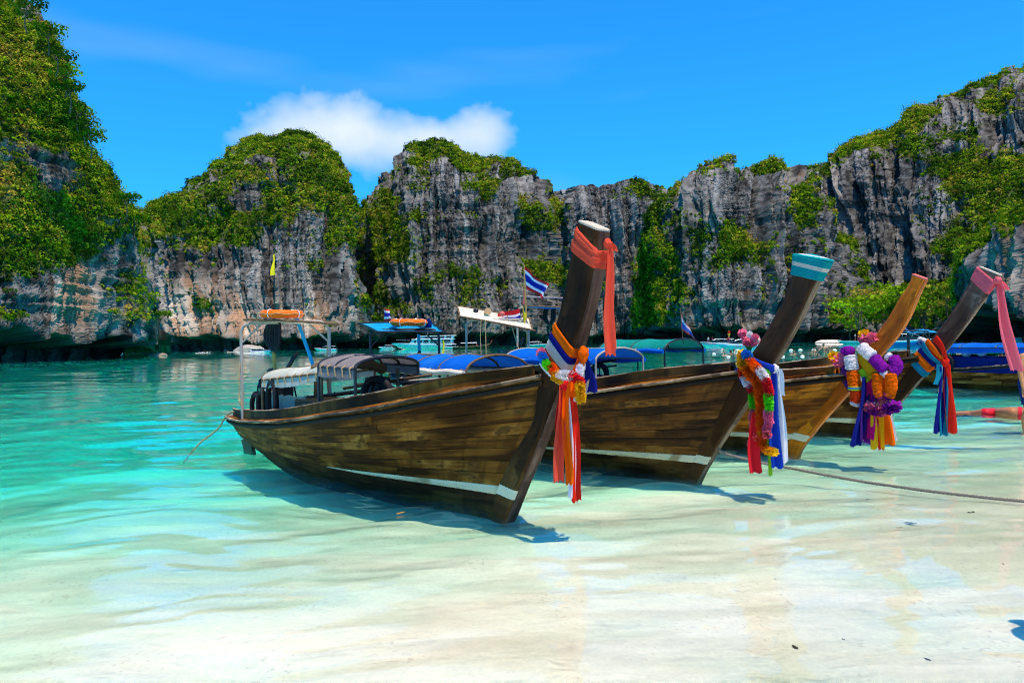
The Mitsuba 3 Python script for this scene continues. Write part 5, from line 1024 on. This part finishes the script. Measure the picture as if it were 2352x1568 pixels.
# the man standing at the right edge, the floating woman in front of him, and a bather close by whose shadow falls into the picture
P = on_water(2366, 985); P[2] = -.14
standing(P, 25, (.56, .27, .12), None, (.02, .05, .2), BLK, 'tanned bare-chested man cut off by the right edge, arm hanging', fine=True, arms=((.02, .03), (.02, .03)), s=.98)
k = thing('person', 'woman in a red bikini floating face down near the right edge, one heel raised', 'person')
A = lambda u, v, z=0.0: on_water(u, v, z)
pts = {n: A(u, 950, z) for n, (u, z) in dict(toe=(2179, .015), heel=(2187, .045), ankle=(2195, -.02), knee=(2228, -.03), hip=(2266, .015), waist=(2290, .0), back=(2325, .075), chest=(2356, .07), neck=(2392, .06), head=(2412, .07)).items()}
dv = np.array([0, .09, 0])
bones = [((pts['toe'], .022), (pts['heel'], .036)), ((pts['heel'], .036), (pts['ankle'], .034)), ((pts['ankle'], .036), (pts['knee'], .052)), ((pts['knee'], .052), (pts['hip'], .085)),
         ((pts['ankle'] + dv - [0, 0, .05], .034), (pts['knee'] + dv - [0, 0, .03], .05)), ((pts['knee'] + dv - [0, 0, .03], .05), (pts['hip'] + dv, .085)), ((pts['hip'], .085), (pts['waist'], .09)), ((pts['hip'] + dv, .085), (pts['waist'] + dv, .09)),
         ((pts['waist'], .09), (pts['back'], .115)), ((pts['waist'] + dv, .09), (pts['back'] + dv, .115)), ((pts['back'], .115), (pts['chest'], .11)), ((pts['back'] + dv, .115), (pts['chest'] + dv, .11)), ((pts['chest'] + dv / 2, .06), (pts['neck'] + dv / 2, .05)), ((pts['neck'] + dv / 2, .06), (pts['head'] + dv / 2, .095)),
         ((pts['chest'] - dv, .055), (pts['chest'] - dv * 2 + [.2, -.05, -.12], .035)), ((pts['chest'] - dv * 2 + [.2, -.05, -.12], .035), (pts['chest'] - dv * 2 + [.42, 0, -.1], .028))]
body = hull_chain(bones, .03, 10); scene[k] = vply(body, (.42, .17, .07), 'vertex_gloss', True)
n = np.array(trimesh.Trimesh(*body, process=False).vertex_normals); uu = project(body[0])[:, 0]
for nm, a_, b_ in (('bikini_bottom', 2254, 2287), ('bikini_top', 2336, 2349)):
    on = (uu > a_) & (uu < b_); part(k, nm, vply((body[0] + n * .008, body[1][on[body[1]].all(1)]), (.62, .015, .03), 'vertex_gloss', True))
part(k, 'hair', vply(ball(pts['head'] + dv / 2 + [0, .01, .02], .11, 2), BRN, 'vertex_matte', True))
standing(np.array([3.20, 3.76, -.02]), 200, SKIN[0], (.05, .1, .3), (.3, .3, .32), BLK, 'wader standing just outside the right edge whose shadow falls into the corner')

# ------------------------------------------------------------------ boats far out
def sleek_hull(Lh, beam, hgt, sheer=.35, n=26, deadrise=.5):
    """Half-sections of a planing hull along x (bow at +L/2): (stations, ring, 3)."""
    x = np.linspace(-.5, .5, n); b = beam / 2 * np.clip(1 - np.clip((x - .05) / .45, 0, 1) ** 2.4, .015, 1); z1 = hgt * (1 + sheer * np.clip(x + .1, 0, 1) * 1.6)
    g = np.array([0, .62, .9, 1.0, .97]); zz = np.array([-.28, -.06, .25, .8, 1.0])
    R = []
    for i in range(n):
        lift = np.clip((x[i] - .15) / .35, 0, 1) ** 2 * hgt * .55
        y = g * b[i]; z = np.where(zz < .5, zz * hgt + lift * (1 - zz), zz * z1[i]); sl = x[i] * Lh + np.where(zz > 0, zz * np.clip((x[i] - .2) / .3, 0, 1) * .10 * Lh, 0)
        R.append(np.r_[np.stack([sl, -y, z], 1)[::-1], np.stack([sl, y, z], 1)[1:]])
    return np.array(R)
def speedboat(P, yaw, Lh, label, cols, roof=True, text=None, group='speedboats out in the bay', mirror=1, s=1.0, stripe=None, people=0, seed=0):
    k = thing('speedboat', label, 'speedboat', group); hg = .10 * Lh; R = sleek_hull(Lh, Lh * .27, hg); n, m = R.shape[:2]
    W = lambda v: place((np.asarray(v).reshape(-1, 3) * s, 0), P, yaw)[0].reshape(np.shape(v))
    ends = [R[:1], np.repeat(R[:1].mean(1, keepdims=True), m, 1)]
    part(k, 'hull', vply((W(np.concatenate([ends[1], R])).reshape(-1, 3), grid_faces(n + 1, m)), cols[0], 'vertex_gloss', 50))
    tp = np.array([R[:, 0], R[:, 0] * [1, .0, 1] + [0, 0, hg * .10], R[:, -1]]); part(k, 'deck', vply((W(tp).reshape(-1, 3), grid_faces(3, n)), (.80, .82, .82), 'vertex_gloss', True))
    for sd in (0, -1):
        part(k, 'gunwale_strip', vply(tube(W(R[:, sd] + [0, 0, hg * .02]), .014 * Lh * .5, 6), cols[2], 'vertex_gloss', True))
        z0, z1 = stripe or (.35, .75)
        Q = np.array([R[:, 1 if sd == 0 else -2] * (1 - f) + R[:, 0 if sd == 0 else -1] * f for f in (-.9 + z0, z1 - .3)]) * [1, 1.012, 1]
        part(k, 'side_stripe', vply((W(Q).reshape(-1, 3), grid_faces(2, n)), cols[1], 'vertex_gloss', True))
    zt = hg * 1.25
    if roof:
        u = np.linspace(-.44, .16, 14); c = np.array([[[x * Lh, y * Lh * .115 * (1 - .25 * max(0, (x - .05) / .11) ** 2), zt + hg * (1.12 - .35 * max(0, (x - .02) / .14) ** 2 - .10 * y * y)] for x in u] for y in np.linspace(-1, 1, 7)])
        part(k, 'roof', vply(slab(W(c), .05 * Lh / 10), (.82, .84, .84), 'vertex_gloss', 40))
        wv = np.array([[[.12 * Lh, y * Lh * .10, zt + hg * .78], [.30 * Lh, y * Lh * .085, zt + hg * .0]] for y in np.linspace(-1, 1, 5)]); part(k, 'windscreen', vply(slab(W(wv), .02), (.02, .04, .05), 'vertex_gloss', False))
        for sd in (-1, 1):
            for i, x in enumerate((-.40, -.2, -.02)):
                part(k, 'roof_post', vply(bar(*W([[x * Lh, sd * Lh * .11, zt - hg * .4], [(x + .03) * Lh, sd * Lh * .11, zt + hg * 1.02]]), .03 * Lh / 8), (.75, .78, .78), 'vertex_gloss'))
            wn = np.array([[[x * Lh, sd * Lh * .112, zt + z * hg] for x in (-.38, -.02, .2)] for z in (-.1, .5)]); part(k, 'side_window', vply(slab(W(wn), .02), (.025, .04, .05), 'vertex_gloss', False))
    for i, x in enumerate((-.51, -.51, -.51)):
        part(k, 'outboard_engine', vply(place(box((x * Lh * s, (i - 1) * .06 * Lh * s, hg * .75 * s), (.06 * Lh * s, .045 * Lh * s, hg * 1.0 * s), 0, .01), P, yaw), (.06, .06, .07), 'vertex_gloss', False))
    if text:
        tx, tcol, th, x0 = text; mm = meshkit.text_mesh(tx, th, .01); v = np.array(mm.vertices); sd = -1 * mirror
        q = np.stack([x0 + v[:, 0] * mirror, np.full(len(v), sd * (Lh * .135 + .05)) - 0 * v[:, 2], hg * .38 + v[:, 1]], 1)
        part(k, 'lettering', vply((W(q), np.array(mm.faces)), tcol, 'vertex_matte', False))
    g = np.random.default_rng(seed)
    for i in range(people):
        standing(W(np.array([[(.30 - .11 * i) * Lh, g.uniform(-.05, .05) * Lh, hg * .95]]))[0], g.uniform(0, 360), SKIN[i % 4], [(.5, .03, .03), (.03, .1, .4), None, (.7, .7, .7)][(i + seed) % 4], (.05, .05, .2), BLK, 'far tourist %s on %s' % (['nearest the bow', 'second from the bow', 'third from the bow'][i], label[:60].split(',')[0]), s=.75 * s, edge=.12)
    return k
def far_longtail(u, v, d_extra, yaw, Lh, label, roofc=(.01, .2, .5), s=1.0, people=0):
    P = on_water(u, v); k = thing('far_longtail_boat', label, 'boat', None)
    x = np.linspace(-.5, .5, 18); W = lambda q: place((np.asarray(q).reshape(-1, 3), 0), P, yaw)[0].reshape(np.shape(q))
    b = .085 * Lh * np.clip(1 - np.abs(x) ** 3 * 7.0, .06, 1); z = .055 * Lh * (1 + 2.2 * np.clip(x, 0, 1) ** 2 * 2)
    R = np.array([np.stack([x * Lh, sg * b * f, z * h], 1) for sg, f, h in ((-1, 1, 1), (-1, .8, .2), (0, 0, -.4), (1, .8, .2), (1, 1, 1))])
    part(k, 'hull', vply((W(R).reshape(-1, 3), grid_faces(5, 18)), (.06, .03, .015), 'vertex_gloss', True))
    part(k, 'stem', vply(tube(W(path([[.46 * Lh, 0, .05 * Lh], [.53 * Lh, 0, .14 * Lh], [.58 * Lh, 0, .22 * Lh]], 8)), .012 * Lh, 6), (.26, .07, .02), 'vertex_gloss', True))
    C = np.array([[[t * Lh, sg * .075 * Lh, .17 * Lh - .02 * Lh * sg * sg] for t in np.linspace(-.28, .15, 8)] for sg in np.linspace(-1, 1, 7)]); part(k, 'awning', vply(slab(W(C), .04), roofc, 'vertex_gloss', True))
    for t in (-.26, .13):
        for sg in (-1, 1): part(k, 'awning_post', vply(bar(*W([[t * Lh, sg * .07 * Lh, .04 * Lh], [t * Lh, sg * .07 * Lh, .16 * Lh]]), .008 * Lh), (.05, .04, .03), 'vertex_gloss'))
    part(k, 'engine', vply(place(box((-.47 * Lh, 0, .10 * Lh), (.08 * Lh, .06 * Lh, .06 * Lh), 0, .02), P, yaw), (.02, .02, .02), 'vertex_gloss', False))
    part(k, 'rail', vply(tube(W(R[0]), .008 * Lh, 5), (.3, .2, .1), 'vertex_gloss', True))
    for i in range(people):
        c = W(np.array([[(.28 - .12 * i) * Lh, 0, .02 * Lh]]))[0]; standing(c, 40 * i, SKIN[i % 4], [(.25, .04, .3), (.6, .1, .12), (.7, .7, .2)][i % 3], (.05, .05, .1), BLK, ['passenger in purple standing in the dark boat right of the white ferry', 'passenger in red standing in the dark boat right of the white ferry', 'passenger in yellow standing in the dark boat right of the white ferry'][i], s=.6, edge=.12)
    return k
# white two-deck ferry
def ferry():
    P = on_water(978, 802.0); yaw = 178; Lh = 15.2; k = thing('ferry', 'white two-deck ferry anchored before the middle cliff', 'ferry')
    W = lambda q: place((np.asarray(q).reshape(-1, 3), 0), P, yaw)[0].reshape(np.shape(q))
    R = sleek_hull(Lh, 3.6, 1.35, .25); n, m = R.shape[:2]
    part(k, 'hull', vply((W(np.concatenate([np.repeat(R[:1].mean(1, keepdims=True), m, 1), R])).reshape(-1, 3), grid_faces(n + 1, m)), (.78, .82, .82), 'vertex_gloss', 50))
    def deck(z0, z1, x0, x1, w, name, wins, slope):
        g = np.array([[[x, y, z] for x in (x0, x1 + slope)] for (y, z) in ((-w, z0),)])
        pr = np.array([[x0, z0], [x1 + slope, z0], [x1, z1], [x0, z1]])
        v = np.array([[px, sy * w, pz] for sy in (-1, 1) for px, pz in pr]); f = np.array([[0, 1, 2], [0, 2, 3], [4, 6, 5], [4, 7, 6], [0, 4, 5], [0, 5, 1], [1, 5, 6], [1, 6, 2], [2, 6, 7], [2, 7, 3], [3, 7, 4], [3, 4, 0]])
        d = part(k, name, vply((W(v), f), (.80, .82, .82), 'vertex_gloss', False))
        for (a, b) in wins:
            for sy in (-1, 1):
                q = np.array([[[a, sy * (w + .03), z0 + (z1 - z0) * .25], [b, sy * (w + .03), z0 + (z1 - z0) * .25]], [[a + .08, sy * (w + .03), z0 + (z1 - z0) * .85], [b - .1, sy * (w + .03), z0 + (z1 - z0) * .85]]])
                wv = slab(W(q), .05); part(d, 'window', vply(wv, (.03, .035, .04), 'vertex_gloss', False))
        ro = box(((x0 + x1) / 2 - .1, 0, z1 + .06), (x1 - x0 + 1.0, w * 2.25, .14), 0, .05); part(d, 'deck_edge', vply((W(ro[0]), ro[1]), (.82, .84, .84), 'vertex_gloss', 30))
    deck(1.5, 2.45, -7.2, 3.2, 1.55, 'lower_cabin', [(-6.8, -4.4), (-4.0, -1.4), (-1.0, .4), (.7, 1.2), (1.5, 2.0), (2.3, 2.8)], .9)
    deck(2.6, 3.35, -7.4, 1.6, 1.5, 'upper_cabin', [(-7.0, -5.6), (-5.2, -1.6), (-1.2, .1), (.3, .6), (.8, 1.1), (1.25, 1.5)], 1.0)
    for i in range(7):
        part(k, 'porthole', vply((W(tube([[-5.5 + i * .8, 1.68 - .0, .75], [-5.5 + i * .8, 1.84, .75]], .10, 10)[0]), tube([[0, 0, 0], [0, 1, 0]], .1, 10)[1]), (.04, .05, .06), 'vertex_gloss', False))
    part(k, 'anchor_line', vply(tube(W([[7.7, 0, 1.6], [8.6, .1, .6], [9.6, .2, -.3]]), .03, 5), (.3, .25, .15), 'vertex_gloss', True))
    part(k, 'mast', vply(tube(W([[-.5, 0, 3.4], [-.5, 0, 4.3]]), .04, 6), (.8, .8, .8), 'vertex_gloss', True))
    part(k, 'bow_rail', vply(tube(W(path([[4.3, -1.2, 2.3], [6.6, -.6, 2.35], [7.9, 0, 2.4], [6.6, .6, 2.35], [4.3, 1.2, 2.3]], 20)), .025, 5), (.8, .8, .8), 'vertex_gloss', True))
ferry()
WHITE, BLU = (.80, .83, .84), (.02, .12, .5)
def foam(u, v, w, l, label, seed, yaw=0):
    g = np.random.default_rng(seed); P = on_water(u, v); n, m = 22, 6; U, V = np.meshgrid(np.linspace(-.5, .5, n), np.linspace(-.5, .5, m))
    G = np.stack([U * l, V * w * (1 - .6 * np.abs(U)), .05 + .22 * w * np.clip(g.random(U.shape) - .3, 0, 1) * (1 - np.abs(V * 2)) + .04], -1)
    struct('boat_wake', vply(place((G.reshape(-1, 3), grid_faces(m, n)), P, yaw), (.82, .85, .86), 'vertex_matte', True), label, 'stuff')
speedboat(on_water(599, 811.5), 2, 4.5, 'white speedboat with a blue stripe passing the cave left of the nearest stern', (WHITE, BLU, WHITE), seed=1)
foam(584, 811.8, .8, 4.5, 'white foam behind the speedboat at the cave', 1)
far_longtail(480, 810.0, 0, 170, 2.6, 'tiny dark longtail boat under way far left, trailing foam', (.02, .02, .03)); foam(466, 811.5, .9, 3.6, 'white foam behind the tiny dark boat far left', 2)
far_longtail(519, 809.6, 0, 90, 2.9, 'tiny longtail boat with a blue roof heading to the rock by the cave', (.01, .2, .5), people=0); foam(536, 810.6, .6, 3.0, 'white foam beside the tiny boat with a blue roof', 3)
speedboat(on_water(750, 806.6), 178, 4.6, 'white motor yacht with a raised bridge below the bare ochre rock', (WHITE, (.6, .62, .64), WHITE), seed=3, s=1.1)
speedboat(on_water(889, 802.5), 150, 5.2, 'small white speedboat crowded with people left of the white ferry', (WHITE, (.3, .5, .6), WHITE), seed=4)
speedboat(on_water(1030, 801.5), 175, 5.0, 'pale green speedboat against the right end of the white ferry', ((.35, .62, .62), (.6, .75, .75), WHITE), roof=True, seed=5)
far_longtail(1082, 801.5, 0, 6, 9.0, 'long dark tour boat with standing passengers right of the white ferry', (.6, .66, .68), people=3)
far_longtail(1128, 793.2, 0, 5, 4.6, 'small longtail boat with a light blue roof and upturned red prow', (.12, .40, .7))
speedboat(on_water(1236, 797.5), 8, 6.4, 'turquoise speedboat half hidden by the nearest prow', ((.06, .45, .42), (.1, .55, .5), WHITE), seed=6)
speedboat(on_water(1650, 796.6), 176, 6.4, 'white speedboat with a dark red and green side, behind the lettered one', (WHITE, (.35, .02, .02), WHITE), seed=7, people=2, mirror=-1)
kb = speedboat(on_water(1702, 801.4), 177, 6.0, 'pale blue speedboat with pink lettering along its side', ((.52, .68, .74), (.62, .74, .78), WHITE), seed=8, people=1, text=('Niche Fachoke', (.60, .12, .30), .22, 1.0), mirror=-1)
standing(on_water(1650, 796.6) + np.array([3.2 * .66, .0, 1.55]), 190, SKIN[3], (.62, .02, .02), (.75, .60, .02), BLK, 'person in a red shirt and yellow shorts standing on a boat roof', s=.95, edge=.08)
speedboat(on_water(1962, 791.0), 178, 5.4, 'turquoise speedboat beside the patch of white beach', ((.05, .48, .50), (.1, .55, .55), (.2, .6, .6)), roof=False, seed=9)
standing(on_water(1962, 791.0) + np.array([0.2, 0, .55]), 60, SKIN[3], (.6, .7, .72), (.03, .05, .06), BLK, 'crewman in a light shirt standing on the turquoise boat', s=.95, edge=.08)
kb = speedboat(on_water(2088, 795.8), -2, 7.8, 'large blue and turquoise speedboat between the two right prows', ((.02, .16, .50), (.02, .50, .52), WHITE), seed=10, stripe=(.75, 1.1))
speedboat(on_water(2352, 787.5), 178, 6.5, 'turquoise and white speedboat at the right edge', ((.06, .48, .46), (.02, .1, .35), WHITE), roof=False, seed=11)
kp = standing(on_water(2352, 787.5) + np.array([-2.6, 0, .75]), 120, SKIN[2], (.02, .05, .35), (.02, .04, .2), BLK, 'person in a straw hat and blue shirt working on the boat at the right edge', s=.9, edge=.08, hat=(.72, .62, .35), lean=.12)
# stern of a further longtail between the two right prows
bx = Boat(thing('longtail_boat', 'longtail boat of which only the flat blue stern roof shows between the right prows', 'boat', 'wooden longtail boats moored bow-in along the beach'), (11.7, 22.0), 40, -8.0, .6, b4.front, b4.back)
hp = part(bx.key, 'hull', ply((bx.w(bx.surf(*np.meshgrid(np.linspace(0, 1, 40), np.linspace(0, 1, 12)), 0, -1)).reshape(-1, 3), grid_faces(12, 40)), 'wood_brown', smooth=True, uv=uv_grid(bx.surf(*np.meshgrid(np.linspace(0, 1, 40), np.linspace(0, 1, 12)), 0, -1))))
part(bx.key, 'hull_port_side', ply((bx.w(bx.surf(*np.meshgrid(np.linspace(0, 1, 40), np.linspace(0, 1, 12)), 0, 1)).reshape(-1, 3), grid_faces(12, 40)), 'wood_brown', smooth=True, uv=uv_grid(bx.surf(*np.meshgrid(np.linspace(0, 1, 40), np.linspace(0, 1, 12)), 0, 1))))
Lx = lambda u, v, y: bx.local(u, v, y)
stern_frame(bx, [tuple(Lx(2085, 800, -.5)[:2]) + (.4,), tuple(Lx(2135, 800, .5)[:2]) + (.4,)], 1.72, [Lx(2072, 764, -.9), Lx(2090, 767, -1.1), Lx(2164, 765, .9), Lx(2120, 756, 1.0)], 'tarp_cyan', 'black_pipe')
part(bx.key, 'stern_post', tply(tube(bx.w([Lx(2086, 770, -.55), Lx(2088, 815, -.55)]), .04, 7), 'black_pipe'))
flag([bx.w(Lx(2074, 768, -.5)), bx.w(Lx(2068, 738, -.5))], [bx.w(Lx(2068, 738, -.5)), bx.w(Lx(2071, 752, -.5)), bx.w(Lx(2090, 765, -.4)), bx.w(Lx(2080, 752, -.45))], THAI, 'small striped flag drooping over the flat blue roof beside the golden prow', r=.012, pole_mat='wood_pole', wav=.05)
# floats of the bathing area, the beach patch and the two rocks at the far shore
for i, (u, v) in enumerate(((1673, 821), (1798, 821), (1843, 820), (1695, 806.5), (1795, 806.5), (1817, 806.5), (1838, 806), (1869, 806), (1917, 806), (1640, 815), (2165, 806), (2240, 805), (1660, 806))):
    P = on_water(u, v); r = .085 * math.hypot(P[0], P[1]) / 60
    single('buoy', vply((lambda m: m)(ball(P + [0, 0, r * .3], r * 1.5, 2, (1.3, 1, .8))), (.80, .78, .66), 'vertex_gloss', True), 'small white float of the line round the bathing area', 'buoy', 'white floats round the bathing area')
def boulder(c, s, seed, col): v, f = ball((0, 0, 0), 1, 4); v = v * (1 + .5 * (fbm(v * 1.7 + seed, 4, seed) - .5))[:, None] * s + c; return vply((v, f), np.clip(np.array(col) * (.6 + .8 * fbm(v * 1.4, 4, seed))[:, None], 0, 1), 'vertex_matte', False)
single('rock', boulder(on_water(548, 807.5) + [0, 8, -.2], (4.6, 2.5, 2.0), 3, (.42, .38, .32)), 'pale sloping rock in the cave mouth by the tiny boats', 'rock')
single('rock', boulder(on_water(362, 818) + [0, 0, -.2], (1.8, 1.2, .8), 5, (.30, .26, .2)), 'brown rock at the tip of the wooded promontory', 'rock')
G = np.stack(np.meshgrid(np.linspace(-1, 1, 20), np.linspace(-1, 1, 12)), -1); P = on_water(1944, 788.2)
struct('far_beach', vply((np.stack([G[..., 0] * 3.4 * (1 + .2 * nz(np.stack([G[..., 1] * 2, G[..., 0] * 2, G[..., 0] * 0], -1), 2)) + P[0], G[..., 1] * 6 + P[1] + 4, .1 + .35 * np.clip(G[..., 1] + .9, 0, 1.9) * (1 - G[..., 0] ** 4)], -1).reshape(-1, 3), grid_faces(12, 20)), (.80, .77, .68), 'vertex_matte', True), 'small patch of white sand at the foot of the cliffs')

# ------------------------------------------------------------------ trees one can tell apart
def tree(P, h, w, col, label, group, seed, cards=420, size=.22, lean=(0, 0)):
    g = np.random.default_rng(seed); k = thing('tree', label, 'tree', group); P = np.asarray(P, float); top = P + [lean[0], lean[1], h * .62]
    ms = [tube(path([P - [0, 0, .6], P * .6 + top * .4 + g.normal(size=3) * .06 * h, top], 8), np.linspace(.035 * h, .014 * h, 8), 7)]
    tips = []
    for i in range(8):
        a = i * 2.4 + g.uniform(0, .6); e = top + np.array([math.cos(a) * w * g.uniform(.35, .6), math.sin(a) * w * g.uniform(.35, .6), h * g.uniform(.0, .34)]); b0 = P + (top - P) * g.uniform(.6, 1)
        ms.append(tube(path([b0, (b0 + e) / 2 + [0, 0, .05 * h], e], 6), np.linspace(.014 * h, .005 * h, 6), 5)); tips.append(e)
    part(k, 'trunk', vply(cat(ms), (.16, .12, .09), 'vertex_matte', True))
    tips = np.array(tips + [top + [0, 0, h * .3]]); pos = np.repeat(tips, 1, 0)
    v, f, c = bushes('', pos, np.zeros_like(pos), g.uniform(.28, .42, len(pos)) * w, np.array(col)[None] * g.uniform(.7, 1.3, (len(pos), 1)), cards // len(pos), size, seed, .6)
    part(k, 'crown', ply((v, f), 'vertex_leaf', smooth=False, color=c))
g = np.random.default_rng(99)
for i, (u, v, y) in enumerate(((112, 92, 92), (128, 140, 94), (150, 188, 96), (196, 300, 99), (208, 330, 100), (160, 225, 96), (290, 470, 108), (335, 690, 124), (368, 742, 130), (310, 520, 113), (180, 268, 98), (62, 40, 90))):
    tree(at_depth(u, v + 26, y), g.uniform(2.6, 4.0), g.uniform(2.2, 3.2), GREENS[[1, 4, 2, 1, 5][i % 5]], 'leafy tree leaning out of the crest of the wooded promontory', 'trees on the edge of the promontory', 200 + i)
for i in range(26):
    u = g.uniform(1945, 2185); y = 205 + g.uniform(-12, 25); v = g.uniform(700, 778)
    tree(at_depth(u, v + 12, y), g.uniform(6, 9.5), g.uniform(6, 9), GREENS[[1, 2, 5, 4, 6][i % 5]], 'broad green tree on the wooded slope between the two right prows', 'trees at the foot of the right slope', 300 + i, 300, .55)

# ------------------------------------------------------------------ leaves and flotsam lying in the shallows
for i, (u, v, s, c) in enumerate(((858, 1537, .030, 0), (977, 1460, .036, 0), (1696, 1174, .05, 2), (2091, 1202, .09, 1), (2064, 1213, .06, 0), (1994, 1148, .05, 1), (2131, 1515, .04, 1), (1826, 1487, .05, 1), (1937, 1468, .02, 1), (2209, 1295, .02, 3), (1699, 1271, .03, 0), (2056, 1238, .05, 3), (2304, 1296, .03, 1), (1480, 1392, .025, 1), (1240, 1500, .02, 1), (620, 1420, .025, 0), (2230, 1178, .10, 2), (1780, 1330, .02, 1))):
    g = np.random.default_rng(500 + i); P = on_water(u, v, -.01); d_ = float(depth_at(P[0], P[1])); P = on_water(u, v, -max(d_ - .012, .01)); s *= .55; x = np.linspace(-1, 1, 9); a = g.uniform(0, 6.28)
    w = .42 * (1 - np.abs(x) ** 1.8) * (1 + .15 * g.normal(size=9)) + .03; cz = .22 * x ** 2 + .1 * g.random()
    G = np.array([np.stack([x, -w, cz + .16], 1), np.stack([x, 0 * w, cz], 1), np.stack([x, w, cz + .16], 1)]).reshape(-1, 3) * s; G[:, 2] *= .3
    single('fallen_leaf', vply(place((G, grid_faces(3, 9)), P, math.degrees(a)), [(.12, .12, .06), (.05, .035, .02), (.06, .06, .05), (.30, .14, .05)][c], 'vertex_matte', True), 'small dark fallen leaf lying in the clear shallows', 'leaf', 'fallen leaves in the shallows')
P = on_water(920, 1178, .0); single('driftwood_chip', vply(place(box((0, 0, 0), (.09, .014, .006), .5, .002), P, 20), (.75, .30, .03), 'vertex_matte', False), 'small orange chip floating in front of the nearest hull', 'chip')
